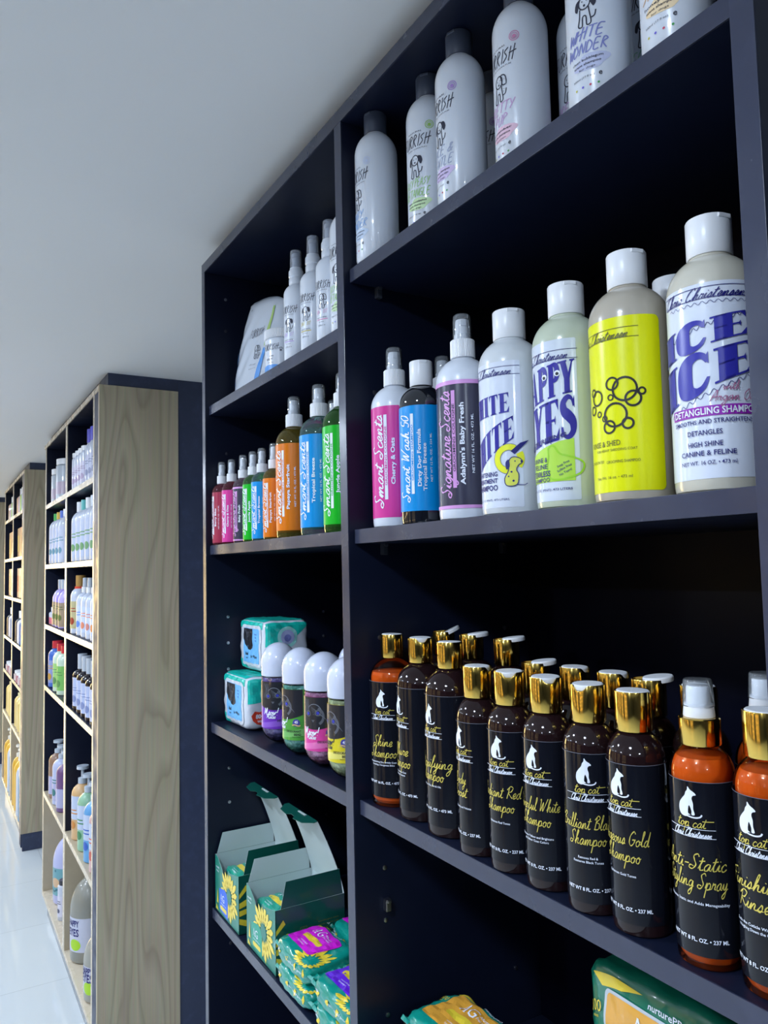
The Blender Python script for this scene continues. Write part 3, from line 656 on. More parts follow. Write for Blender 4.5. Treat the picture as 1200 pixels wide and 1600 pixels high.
# ------------------------------------------------------------------ left top shelf: fine mist bottles, jar, refill pouches
F_R = .0222
F_PROF = [(0, .0012), (F_R*.8, 0), (F_R*.94, .001), (F_R, .005)]+shoulder(F_R, .118, .0118, .1365)+[(.0116, .1375), (0, .1375)]
frost = thin_clear('frosted_cover', (.95, .97, 1), .15, .25, (.65, .7, .8))
def mist_bottle(x, y, az, label, col, dg):
    t = bottle_root('spray_bottle', label, 'bottle', x, y, 2.050, az, 'white mist bottles on the left top shelf')
    b = link('body', body_mesh('F', F_PROF), white_pl, t)
    o = link('neck_ring', cached('Fneck', lambda: lathe([(0, 0), (.0122, 0), (.0128, .0015), (.0128, .010), (.0118, .0115), (.0118, .0135), (.0131, .015), (.0131, .024), (.0122, .0262), (.0112, .0262), (.0108, .0305), (0, .0305)], 36)), white_pl, t); o.location = (0, 0, .137)
    hd = link('spray_head', cached('Fhd', lambda: lathe([(0, 0), (.0066, 0), (.0066, .018), (.0078, .019), (.0078, .024), (.007, .0255), (0, .0255)], 24)), white_cap, t); hd.location = (0, 0, .1677)
    cv = link('clear_cover', cached('Fcv', lambda: lathe([(.0098, 0), (.0107, 0), (.0107, .0005), (.0101, .0295), (.0094, .0305), (0, .0305), (0, .0297), (.009, .0297), (.0095, .029), (.0098, 0)], 30)), frost, t); cv.location = (0, 0, .1678)
    R = F_R
    sheet('lettering', 'Fname', lambda: merge(mv(pen('FURRISH', .0125, .085, font='hand', width=.036), 0, .0895), mv(sans('MORE CLEAN FUN', .0013, 0, .022), 0, .0805)), R, dark_ink, b)
    sheet('emblem', 'Fdog%d' % dg, lambda: mv(dog_doodle(.026, dg), .001, .0635), R, dark_ink, b)
    cm = mat('title_'+col, hexc(col), .5)
    sheet('lettering', 'Ftitle', lambda: merge(mv(pen('COAT MIST', .006, .10, font='hand', width=.022), 0, .0465), mv(rect(-.010, .011, .0335, .0350, 6), 0, 0)), R, cm, b)
    sheet('lettering', 'Fsub', lambda: merge(mv(sans('leave in spray', .0019, .01, .020), 0, .0375), mv(sans('250ml e', .0026, 0, .014), 0, .025), mv(sans('for dogs', .0016, 0, .010), 0, .0305)), R, grey_ink, b)
mist_bottle(.5378, 1.1927, 203, 'white mist bottle with clear cover and lilac line, left one of the three', 'c0a8e0', 0)
mist_bottle(.5388, 1.1263, 203, 'white mist bottle with clear cover and yellow lettering, middle one of the three', 'd8c870', 0)
mist_bottle(.5365, 1.0612, 203, 'white mist bottle with clear cover and pink line, rightmost of the three', 'e0a0c4', 1)
t = bottle_root('tub', 'short white tub with screw lid and blue band in front of the pouches', 'tub', .5460, 1.2812, 2.050, 205, None)
jb = link('body', lathe([(0, 0), (.029, 0), (.030, .001), (.030, .0610), (.0285, .063), (.0275, .0645), (0, .0645)], 48), white_pl, t)
lo = link('lid', ribbed(.0310, .0165, 70), white_cap, t); lo.location = (0, 0, .0647)
sheet('lettering', 'jar1', lambda: merge(mv(pen('FURRISH', .011, .09, font='hand', width=.036), 0, .047), mv(sans('paws', .0032, .0), .003, .031), mv(sans('BALM', .004, 0), -.002, .025), mv(sans('moisturising', .0018), 0, .019)), .030, dark_ink, jb)
sheet('blue_band', 'jar2', lambda: poly([(x_, .0035) for x_ in [-.03+.0015*i for i in range(41)]]+[(.03-.0015*i, .011+.004*math.sin(i/40*PI)) for i in range(41)]), .030, mat('sky_blue_print', (.10, .33, .80), .4), jb)
sheet('emblem', 'jar3', lambda: mv(merge(disc(0, -.002, .0022), disc(-.003, .0012, .001), disc(-.001, .0026, .001), disc(.0012, .0026, .001), disc(.0032, .001, .001)), .021, .042), .030, grey_ink, jb)

def pouch(name, x, y, z, w_, h_, th, lean, rz, label):
    """stand-up refill pouch: wide gusset at the foot, crimped seal at the top"""
    t = thing(name, label, 'pouch', (x, y, z+.0005), rz, 'refill pouches')
    m = mat('pouch_film', (.60, .66, .76), .20, coat=.5)
    NU, NV = 22, 26
    def S(u, v, side):
        # u -1..1 across, v 0..1 up
        half = w_/2*(1-.10*max(0, v-.55)/.45-.05*(1-v)*0)
        th_ = th/2*((1-v)**.55)*(max(0, 1-abs(u)**2.6)**.6)+.0008
        wr = (.0022+.009*max(0, v-.72))*math.sin(9*u+5*v)*math.sin(17*v*v+2*u)+.0015*math.sin(23*v+11*u+side)
        zz = h_*v*(1-.06*max(0, abs(u)-.7)*(v > .9))
        cut = max(0, v-.82)/.18
        zz -= h_*.10*max(0, -u)**2*cut
        yy = u*half*(1-(.50*v**1.6 if u > 0 else -.04*v))
        xx = side*(th_+wr*min(1, v*4)*(1.05-v))-lean*v*v*h_
        return (xx, yy, zz)
    V = []; F = []; idx = {}
    for s in (-1, 1):
        for j in range(NV+1):
            for i in range(NU+1):
                idx[s, i, j] = len(V); V.append(S(-1+2*i/NU, j/NV, s))
    for s in (-1, 1):
        for j in range(NV):
            for i in range(NU):
                f = (idx[s, i, j], idx[s, i+1, j], idx[s, i+1, j+1], idx[s, i, j+1]); F.append(f if s > 0 else f[::-1])
    for j in range(NV):
        for i, d in ((0, 1), (NU, -1)):
            f = (idx[-1, i, j], idx[1, i, j], idx[1, i, j+1], idx[-1, i, j+1]); F.append(f[::d])
    for i in range(NU):
        F.append((idx[-1, i, 0], idx[-1, i+1, 0], idx[1, i+1, 0], idx[1, i, 0])); F.append((idx[-1, i, NV], idx[1, i, NV], idx[1, i+1, NV], idx[-1, i+1, NV]))
    b = link('body', mesh_from(V, F), m, t)
    def on(m2, mm, nm, side=-1, e=.0012):
        def fn(a, c):
            p = S(-a/(w_/2) if side < 0 else a/(w_/2), c/h_, side); return (p[0]+side*e, p[1], p[2])
        link(nm, on_plane(m2, fn, .01, .01), mm, b)
    bl = mat('sky_blue_print', (.10, .33, .80), .4); gr = mat('lime_print', (.42, .62, .18), .4)
    on(poly([(w_*.07, .004), (w_*.15, .004), (w_*.27, h_*.44), (w_*.21, h_*.44)]), bl, 'blue_stripe'); on(poly([(w_*.22, h_*.46), (w_*.265, h_*.46), (w_*.36, h_*.86), (w_*.33, h_*.86)]), gr, 'green_stripe')
    on(poly([(-w_*.49, .004), (-w_*.46, .004), (-w_*.41, h_*.55), (-w_*.425, h_*.55)]), bl, 'blue_stripe')
    on(mv(pen('FURRISH', .016, .08, font='hand', width=.05), .015, h_*.62), dark_ink, 'lettering')
    on(mv(dog_doodle(.03, 1), .02, h_*.42), dark_ink, 'emblem')
    on(disc(-w_*.20, h_*.90, .0022, 12), black_ink, 'hang_hole')
    on(merge(mv(sans('refill pouch', .003), .01, h_*.30), mv(sans('shampoo for dogs', .0022), .01, h_*.26)), grey_ink, 'lettering')
    return t
pouch('refill_pouch', .582, 1.462, 2.050, .185, .205, .075, .0, math.radians(12), 'large pale refill pouch with blue and green stripe on the left top shelf')
pouch('refill_pouch', .668, 1.37, 2.050, .16, .225, .06, .0, math.radians(12), 'pale refill pouch behind the tub, mostly hidden by the front pouch and mist bottles')

# ------------------------------------------------------------------ cologne bottles with vertical lettering
def cologne(x, y, z, az, label, size, shell, labcol, logo, bar, flavour, ink, group, name='cologne_bottle', net='NET WT 16 FL. OZ. • 473 ML', cap='spray', barcol=None, flav2=None, rim=None):
    L = {16: (.0330, .0125, .1625, .1640, .1950), 8: (.0205, .0045, .1105, .1120, .1295), 12: (.0297, .0160, .1494, .1530, .1785)}[size]
    R, l0, l1, zs, zn = L
    t = bottle_root(name, label, 'bottle', x, y, z, az, group)
    rn = {16: .0125, 8: .0085, 12: .0135}[size]
    prof = [(0, .002), (R*.75, .0005), (R*.9, 0), (R*.975, .0015), (R, .007)]+shoulder(R, zs, rn, zn-.001)+[(rn, zn), (0, zn)]
    b = link('body', body_mesh('C%d' % size, prof), shell, t)
    if cap == 'spray':
        if size == 16: sprayer(t, .1947, .0150, .0222, .0115, .2485, az=1)
        else: sprayer(t, .1293, .0104, .0165, .0084, .1755, az=1)
    else: cap_disc('cw', .0150, .0325, white_cap, t, .1783, az=1)
    lab = link('label', cached(('Clab', size), lambda: band(R+.00025, l0, l1, 0, 360)), labcol, t)
    H = l1-l0; zc = (l0+l1)/2; k = H/.1555
    up = lambda m2, d, dz=0: mv(m2, DEG(R, d), zc+dz, 1, PI/2)
    lc = logo[1]
    sheet('lettering', ('Clogo', logo[0], size), lambda: up(pen(logo[0], .0185*k, .075, width=H*.84), -3), R, lc, lab, eps=.0008)
    sheet('lettering_bar', ('Cbar', size, bar[0]), lambda: up(rect(-H*.34, H*.42, -.0024*k, .0024*k), 20), R, barcol or ink, lab, eps=.0005)
    sheet('lettering', ('Cbt', size, bar[0]), lambda: up(sans(bar[0], .0032*k, .01, H*.53), 20, H*.05), R, bar[1], lab, eps=.0009)
    sheet('lettering', ('Cfl', size, flavour), lambda: up(sans(flavour, .0054*k, .03, H*.032*len(flavour)), 37, .0), R, ink, lab, eps=.0008)
    if flav2: sheet('lettering', ('Cfl2', size, flav2), lambda: up(sans(flav2, .0052*k, .02, H*.030*len(flav2)), 50, -.012), R, ink, lab, eps=.0008)
    sheet('lettering', ('Cnet', size, net), lambda: up(sans(net, .003*k, .01, H*.46), 58 if not flav2 else 66), R, ink, lab, eps=.0008)
    if rim:
        for a, c in ((l0, l0+.004*k), (l1-.005*k, l1)): link('label_rim', cached(('Crim', size, round(a, 4)), lambda: band(R+.0006, a, c, 0, 360)), rim, lab)
    return t
def juice(nm, c): return mat(nm, c, .02, trans=.93, ior=1.38)
L_pink, L_orange, L_blue, L_green = mat('label_pink', hexc('d63a96'), .3, spec=.35), mat('label_orange', hexc('dc7400'), .3, spec=.35), mat('label_blue', hexc('0090dc'), .3, spec=.35), mat('label_green', hexc('00b41e'), .3, spec=.35)
L_slate, L_red = mat('label_slate', hexc('3c3c4e'), .22), mat('label_dark_red', hexc('a02848'), .3, coat=.4)
lilac_ink = mat('lilac_ink', hexc('d79ad8'), .4)
j_or, j_bl, j_gr, j_rd, j_cl = juice('amber_liquid', (.80, .62, .10)), juice('aqua_liquid', (.35, .80, .72)), juice('lime_liquid', (.20, .75, .12)), juice('ruby_liquid', (.75, .12, .22)), juice('rose_liquid', (.75, .45, .62))
SS = ('Smart Scents', white_ink); GC = 'GROOMING COLOGNE'; ZB = 1.7517
grp = 'large clear cologne bottles on the left shelf'
cologne(.5472, 1.2313, ZB, 188, 'tall cologne bottle with orange label and yellow-green liquid on the left middle shelf', 16, j_or, L_orange, SS, (GC, L_orange), 'Papaya Starfruit', white_ink, grp)
cologne(.5472, 1.1302, ZB, 188, 'tall cologne bottle with sky-blue label and aqua liquid on the left middle shelf', 16, j_bl, L_blue, SS, (GC, L_blue), 'Tropical Breeze', white_ink, grp)
cologne(.5472, 1.0445, ZB, 188, 'tall cologne bottle with bright green label, partly hidden by the divider', 16, j_gr, L_green, SS, (GC, L_green), 'Jungle Apple', white_ink, grp)
cologne(.622, 1.222, ZB, 188, 'cologne bottle behind the green one, only its clear cover showing', 16, j_cl, L_pink, SS, (GC, L_pink), 'Cherry & Oats', white_ink, grp)
grp = 'small cologne bottles on the left shelf'
small = [(.5290, 1.5685, j_rd, L_red, SS, 'Berry Bliss', 'small cologne bottle with dark red label, leftmost of the six small ones', white_ink, None, 172),
 (.5345, 1.5225, j_rd, L_pink, SS, 'Cherry & Oats', 'small cologne bottle with pink label, second small one from the left', white_ink, None, 188),
 (.5352, 1.4565, j_cl, L_slate, ('Signature Scents', lilac_ink), 'Baby Fresh', 'small cologne bottle with slate grey label edged in lilac', white_ink, lilac_ink, 188),
 (.5360, 1.4039, j_gr, L_green, SS, 'Jungle Apple', 'small cologne bottle with green label between the slate and blue ones', white_ink, None, 188),
 (.5365, 1.3581, j_bl, L_blue, SS, 'Tropical Breeze', 'small cologne bottle with sky-blue label, fifth small one from the left', white_ink, None, 192),
 (.5360, 1.2985, j_or, L_orange, SS, 'Papaya Starfruit', 'small cologne bottle with orange label beside the tall orange one', white_ink, None, 190)]
for (x, y, sh, lc, lg, fl, lb, ik, rm, az) in small: cologne(x, y, ZB, az, lb, 8, sh, lc, lg, (GC, lc), fl, ik, grp, net='NET WT 8 FL. OZ. • 236 ML', rim=rm, barcol=rm or white_ink)
cologne(.5480, .8923, ZB, 194, 'white cologne bottle with pink label, nearest the divider on the right middle shelf', 16, white_pl, L_pink, SS, (GC, L_pink), 'Cherry & Oats', white_ink, None)
dk = mat('black_liquid_bottle', (.008, .010, .016), .05, coat=1)
cologne(.5437, .8190, ZB, 190, 'short black shampoo bottle with white cap and blue label, second from the divider', 12, dk, L_blue, ('Smart Wash 50', white_ink), ('GROOMING SHAMPOO', L_blue), 'Dirty Dog Formula', white_ink, None, name='shampoo_bottle', net='NET WT 12 FL. OZ. • 354 ML', cap='disc', flav2='Tropical Breeze')
cologne(.5487, .7345, ZB, 190, 'white spray bottle with slate grey label edged in lilac on the right middle shelf', 16, white_pl, L_slate, ('Signature Scents', lilac_ink), (GC, L_slate), "Adalynn's Baby Fresh", white_ink, None, barcol=lilac_ink, rim=lilac_ink)
cologne(.634, .8990, ZB, 190, 'cologne bottle in the second row, clear cover showing behind the slate-label bottle', 16, white_pl, L_pink, SS, (GC, L_pink), 'Cherry & Oats', white_ink, None)

# ------------------------------------------------------------------ right middle shelf: 16 oz bottles with round white caps
C_R = .0352
def cc_bottle(x, y, az, label, shell, labm, dec, arc_deg=(-78, 64), R=C_R, top=.2262, rounded=False, hgt=(.0070, .1635)):
    t = bottle_root('shampoo_bottle', label, 'bottle', x, y, ZB, az, None)
    kz = top/.2262
    prof = [(0, .002), (R*.8, .0004), (R*.92, 0), (R*.98, .0016), (R, .006)]+shoulder(R, .163*kz, .0168, .1925*kz)+[(.0165, .1945*kz), (0, .1945*kz)]
    b = link('body', lathe(prof, 64), shell, t)
    cap_disc('cc', .0180, .0322*kz, white_cap, t, .1942*kz, az=1.1)
    lab = link('label', rounded_band(R+.0003, hgt[0], hgt[1], arc_deg[0], arc_deg[1], .005 if rounded else .0015), labm, t)
    for i, (key, fn, m, e) in enumerate(dec):
        sheet(key, ('cc', label, i), fn, R, m, lab, eps=.0008+.0003*e)
    return t
zc = lambda h: h-(h+.052)*.046
def signature(R, h, x1=.040, ww=.074):
    return merge(mv(pen('Chris Christensen', .0095, .07, width=ww*.86, slant=.5), x1-ww*.5-.004, zc(h)), rect(x1-ww, x1, zc(h)+.0042, zc(h)+.0047, 20), rect(x1-ww, x1, zc(h)-.0047, zc(h)-.0042, 20))
lab_white = mat('label_gloss_white', (.68, .73, .84), .16, coat=.15)
pearl = mat('pearl_white_bottle', (.62, .66, .70), .25, coat=.3)
milky = mat('milky_lime_bottle', (.50, .56, .44), .22, coat=.4)
beige = mat('milky_beige_bottle', (.44, .40, .33), .22, coat=.4)
cream = mat('milky_cream_bottle', (.56, .54, .46), .22, coat=.4)
yellow_lab = mat('label_acid_yellow', (.74, .76, .0), .28, spec=.35)
lime_lab = mat('label_lime', (.42, .68, .06), .4)
yellow_ink = mat('yellow_ink', (.80, .82, .02), .4)
olive_ink = mat('olive_ink', (.10, .10, .02), .5)
magenta_ink = mat('magenta_ink', (.30, .02, .42), .4)
# white on white: whitening shampoo
def slope_text(m2, k, base):      # letters hang lower towards the left
    return ([(x, y+k*x-base*x*x) for x, y in m2[0]], m2[1])
def stretch_down(m2, z_top_fn, z_bot_fn, h):
    out = []
    for x, y in m2[0]:
        v = y/h+.5; out.append((x, z_bot_fn(x)+(z_top_fn(x)-z_bot_fn(x))*v))
    return (out, m2[1])
def tall(word, w_, x_c, top0, top1, bot0, bot1, curve=0, thick=.26):
    m2 = mv(serif(word, .02, w_, thick=thick, cw=.62 if thick < .3 else .74), x_c, 0)
    a, b = x_c-w_/2, x_c+w_/2
    T = lambda x: (x-a)/(b-a)
    return stretch_down(m2, lambda x: top0+(top1-top0)*T(x)+curve*T(x)*(1-T(x)), lambda x: bot0+(bot1-bot0)*T(x)+curve*.6*T(x)*(1-T(x)), .02)
def dog_cartoon(h):
    o = [poly([(x*h, y*h) for x, y in spline([(-.12, .34), (.0, .46), (.2, .42), (.28, .3), (.16, .2), (.1, .06), (.16, -.1), (.1, -.4), (-.2, -.42), (-.26, -.2), (-.14, .04)], 3, True)])]
    return merge(*o)
def dog_lines(h):
    P = spline([(-.12, .34), (.0, .46), (.2, .42), (.28, .3), (.16, .2), (.1, .06), (.16, -.1), (.1, -.4), (-.2, -.42), (-.26, -.2), (-.14, .04)], 4, True)
    return merge(ribbon([(x*h, y*h) for x, y in P], .025*h, True), poly([(x*h, y*h) for x, y in spline([(-.12, .38), (-.22, .3), (-.2, .08), (-.1, .16)], 3, True)]), disc(.26*h, .32*h, .04*h, 10), disc(.06*h, .33*h, .022*h, 8), disc(-.05*h, .0, .03*h, 8), disc(.0, -.28*h, .035*h, 8), disc(-.14*h, -.14*h, .025*h, 8), ribbon([(.1*h, -.4*h), (.34*h, -.41*h), (.42*h, -.36*h)], .022*h))
R = C_R
cc_bottle(.5493, .6486, 180, 'white shampoo bottle with tall navy capitals and a yellow crescent print', pearl, lab_white, [
    ('lettering', lambda: signature(R, .163), navy_ink, 0),
    ('lettering', lambda: merge(tall('WHITE', .064, -.004, .1240, .1290, .1020, .1080), tall('WHITE', .068, -.002, .0620, .1040, .0300, .0800, .012)), blue_ink, 0),
    ('crescent', lambda: merge(arc(.026, .058, .0125, 60, 300, .0065, 22), arc(.026, .058, .0125, -40, 30, .0075, 8)), yellow_ink, 0),
    ('crescent_outline', lambda: merge(arc(.026, .058, .0160, 60, 300, .0004, 26), arc(.026, .058, .0092, 60, 300, .0003, 22), poly([(.028, .066), (.032, .0625), (.0475, .0775), (.038, .0745)])), navy_ink, 1),
    ('dog_print', lambda: mv(dog_cartoon(.034), .030, .044), mat('dog_print_yellow', (.72, .74, .10), .4), 2),
    ('dog_outline', lambda: mv(dog_lines(.034), .030, .044), navy_ink, 3),
    ('lettering', lambda: merge(mv(serif('WHITE', .0052, .030, thick=.18), -.006, .0440) if False else mv(sans('WHITENING', .0050, .02, .034), -.004, .0430), mv(sans('TREATMENT', .0048, .02, .034), -.004, .0360), mv(sans('SHAMPOO', .0058, .02, .034), -.004, .0285), mv(sans('16 FL. OZ. (PINT) .473 LITERS', .0022, 0, .046), .002, .0155)), navy_ink, 0)], arc_deg=(-80, 66))
# moisturizing shampoo with the lime square
cc_bottle(.5490, .5593, 178, 'shampoo bottle with navy lettering HAPPY EYES and a lime green square', milky, mat('label_clear_white', (.62, .68, .78), .16, coat=.15), [
    ('lettering', lambda: signature(R, .158, .038), navy_ink, 0),
    ('lettering', lambda: merge(tall('HAPPY', .070, 0, .1330, .1430, .0990, .1110), tall('EYES', .070, 0, .0960, .1080, .0560, .0680)), blue_ink, 0),
    ('eye_print', lambda: merge(disc(.0045, .1280, .0030, 14), disc(.0185, .1300, .0030, 14)), white_ink, 1),
    ('eye_print', lambda: merge(disc(.0045, .1275, .0016, 12), disc(.0185, .1295, .0016, 12)), black_ink, 2),
    ('lime_square', lambda: poly([(.032, .0255), (.032, .0660), (.018, .0640), (0, .0590), (-.03, .0500), (-.03, .0255)]), lime_lab, 0),
    ('pear_outline', lambda: ribbon(spline([(.006, .050), (.004, .040), (.006, .030), (.018, .027), (.036, .032), (.040, .042), (.030, .048), (.018, .052), (.012, .060), (.006, .058)], 4, True), .0016, True), mat('pear_green', (.30, .62, .02), .4), 1),
    ('lettering', lambda: merge(mv(sans('CANINE &', .0046, .01, .026), -.008, .0475), mv(sans('FELINE', .0046, .01, .022), -.006, .0410), mv(sans('TEARLESS', .0052, .02, .028), -.006, .0340), mv(sans('SHAMPOO', .0042, .01, .026), -.006, .0280), mv(sans('Soap Free', .0022, .01), .021, .042, 1, .45), mv(sans('Sulfate Free', .0022, .01), .022, .038, 1, .45), mv(sans('No Tears!', .0022, .01), .023, .034, 1, .45), mv(slope_text(sans('MOISTURIZING', .0042, .02, .058), .18, 0), -.004, .0650), mv(sans('16 FL. OZ. (PINT) .473 LITERS', .0022, .01, .050), .004, .0180), ribbon([(.010, .062), (.009, .066), (.012, .070)], .0009)), navy_ink, 2)], arc_deg=(-80, 60))
# yellow label with the bubble paw
def bubbles():
    o = []
    for (x, y, r, w_) in ((.009, .1020, .0095, .0014), (-.0005, .1080, .0050, .0012), (.0150, .0930, .0060, .0014), (.0215, .0990, .0026, .0012), (-.002, .0960, .0022, .0009), (.001, .0800, .0095, .0014), (-.004, .0700, .0050, .0013), (.0105, .0715, .0042, .0014), (-.0080, .0780, .0022, .0009), (-.0155, .0980, .0060, .0012), (-.0205, .1040, .0030, .0010), (-.0215, .0880, .0035, .0010), (-.0135, .0830, .0022, .0009)):
        o.append(ring(x*1.15+.002, y-.004, r*1.08, w_*1.35, 26))
    return merge(*o)
cc_bottle(.5502, .4811, 192, 'beige shampoo bottle with acid yellow label and black bubble rings', beige, yellow_lab, [
    ('bubble_print', bubbles, black_ink, 0),
    ('lettering', lambda: signature(.0362, .158, .026, .070), olive_ink, 0),
    ('lettering', lambda: merge(mv(sans('RINSE & SHED', .0048, .005, .034), -.010, .0515), mv(sans('FOR HEAVY SHEDDING COAT', .0022, .0, .040), .001, .0455), mv(sans('CONCENTRATED', .0024, .0, .020), -.020, .0360), mv(sans('GROOMING SHAMPOO', .0026, .0, .030), .008, .0350), mv(sans('Net Wt. 16 oz. • 473 ml', .0026, .0, .036), -.002, .0215)), olive_ink, 0)], arc_deg=(-85, 72), R=.0362, top=.2300, rounded=True, hgt=(.0085, .1630))
t_ice = cc_bottle(.5489, .3929, 197, 'cream shampoo bottle with large blue ICE capitals, rightmost on the middle shelf', cream, lab_white, [
    ('signature', lambda: signature(R, .166, .046, .080), navy_ink, 0),
    ('lettering', lambda: merge(tall('ICE', .076, -.001, .1270, .1400, .1040, .1215, thick=.36), tall('ICE', .080, .000, .0980, .1170, .0640, .0930, thick=.36)), mat('ice_blue', (.030, .030, .34), .3), 1),
    ('frost_outline', lambda: merge(ribbon([(-.03+.0011*i, .0615+.00045*i+.0016*math.sin(i*1.1)) for i in range(70)], .0005), ribbon([(-.026+.0011*i, .1215+.0003*i+.0016*math.sin(i*1.3)) for i in range(66)], .0005), ribbon([(-.026+.0011*i, .1480-.0000*i+.0012*math.sin(i*1.2)) for i in range(68)], .0004)), navy_ink, 0),
    ('banner', lambda: rect(-.028, .046, .0585, .0665, 24), magenta_ink, 0),
    ('lettering', lambda: mv(sans('DETANGLING SHAMPOO', .0052, .02, .068), .009, .0625), white_ink, 2),
    ('lettering', lambda: merge(mv(pen('with', .007, .07), .022, .0810), mv(pen('Argan Oil', .0085, .07, width=.036), .024, .0735)), mat('rose_ink', (.36, .12, .24), .4), 2),
    ('lettering', lambda: merge(mv(sans('SMOOTHS AND STRAIGHTENS', .0034, .015, .062), .006, .0545), mv(sans('DETANGLES', .0038, .015, .026), .001, .0460), mv(sans('HIGH SHINE', .0038, .015, .026), .001, .0370), mv(sans('CANINE & FELINE', .0038, .015, .042), .002, .0300), mv(sans('NET WT. 16 OZ. • 473 ml', .0030, .01, .042), .002, .0225)), navy_ink, 2)], arc_deg=(-80, 78), hgt=(.0100, .1640))
cc_bottle(.632, .497, 200, 'white-capped shampoo bottle behind the cream one, only its cap showing', cream, lab_white, [('signature', lambda: signature(R, .160), navy_ink, 0)])

# ------------------------------------------------------------------ amber bottles with gold caps, two rows
TZ = 1.3835
zt = lambda h: h+(.3165-h)*.031
def gold_cap(parent, r, h, z, az, lid=0):
    """metal skirt whose rim dips at the thumb notch, white disc-top insert; lid>0 tips the disc open"""
    def skirt():
        seg = 56; rows = []; V = []; F = []
        for (rr, top, off) in ((r*.98, 0, 0), (r, 0, .0008), (r, 1, -.0006), (r*.985, 1, 0), (r*.90, 1, -.0002), (r*.90, 1, -.006)):
            row = []
            for k in range(seg):
                a = 2*PI*k/seg; d = math.atan2(math.sin(a), math.cos(a))
                dip = .0052*math.exp(-(d/.42)**4) if top else 0
                row.append(len(V)); V.append((rr*math.cos(a), rr*math.sin(a), (h-dip if top else 0)+off))
            rows.append(row)
        for a, b in zip(rows, rows[1:]):
            for k in range(seg): F.append((a[k], a[(k+1) % seg], b[(k+1) % seg], b[k]))
        F.append(tuple(reversed(rows[0]))); F.append(tuple(rows[-1]))
        me = mesh_from(V, F); bm = bmesh.new(); bm.from_mesh(me); bmesh.ops.recalc_face_normals(bm, faces=bm.faces)
        for e in bm.edges:
            if len(e.link_faces) == 2 and e.calc_face_angle(0) > .6: e.smooth = False
        bm.to_mesh(me); bm.free(); return me
    s = link('cap', cached(('gs', r, h), skirt), gold, parent); s.location = (0, 0, z); s.rotation_euler = (0, 0, az)
    d = link('disc_lid', cached(('gl', r), lambda: lathe([(0, -.0045), (r*.86, -.0045), (r*.89, -.0035), (r*.89, -.0003), (r*.84, .0007), (r*.5, .0010), (0, .0008)], 44)), white_cap, s)
    if lid:
        d.location = (r*.55, 0, h+.0016); d.rotation_euler = (0, -lid, 0)
        link('plug', cached(('gp', r), lambda: lathe([(0, -.006), (r*.8, -.006), (r*.8, -.002), (r*.2, -.001), (0, -.001)], 28)), white_cap, s).location = (0, 0, h-.003)
    else: d.location = (0, 0, h-.0004); d.rotation_euler = (0, .03, 0)
    return s
TC16 = (.0318, .1635, .1925, .1635, .0157, .0310, .0060)
TC8 = (.0250, .1435, .1680, .1435, .0162, .0340, .0050)
def tc_prof(R, zs, zn, l1, r, h, z0, s=1.0):
    return [(0, .0025*s), (R*s*.7, .0010), (R*s*.9, .0), (R*s*.975, .0015), (R*s, .006)]+[(R*s*math.cos(0), zs)]+shoulder(R*s, zs, .0125, zn-.001)[1:]+[(.0122, zn+.001), (0, zn+.001)]
def liquid_mesh(R, zs, zn, fill):
    k = .93; sh = [(a*k, b) for a, b in shoulder(R, zs, .0125, zn-.001)]
    pr = [(0, .004), (R*k*.9, .004), (R*k, .008), (R*k, zs)]; last = None
    for a, b in sh[1:]:
        if b < fill: pr.append((a, b)); last = (a, b)
        else:
            t_ = (fill-(last or sh[0])[1])/(b-(last or sh[0])[1]); pr.append(((last or sh[0])[0]+(a-(last or sh[0])[0])*t_, fill)); break
    pr.append((0, fill)); return lathe(pr, 48)
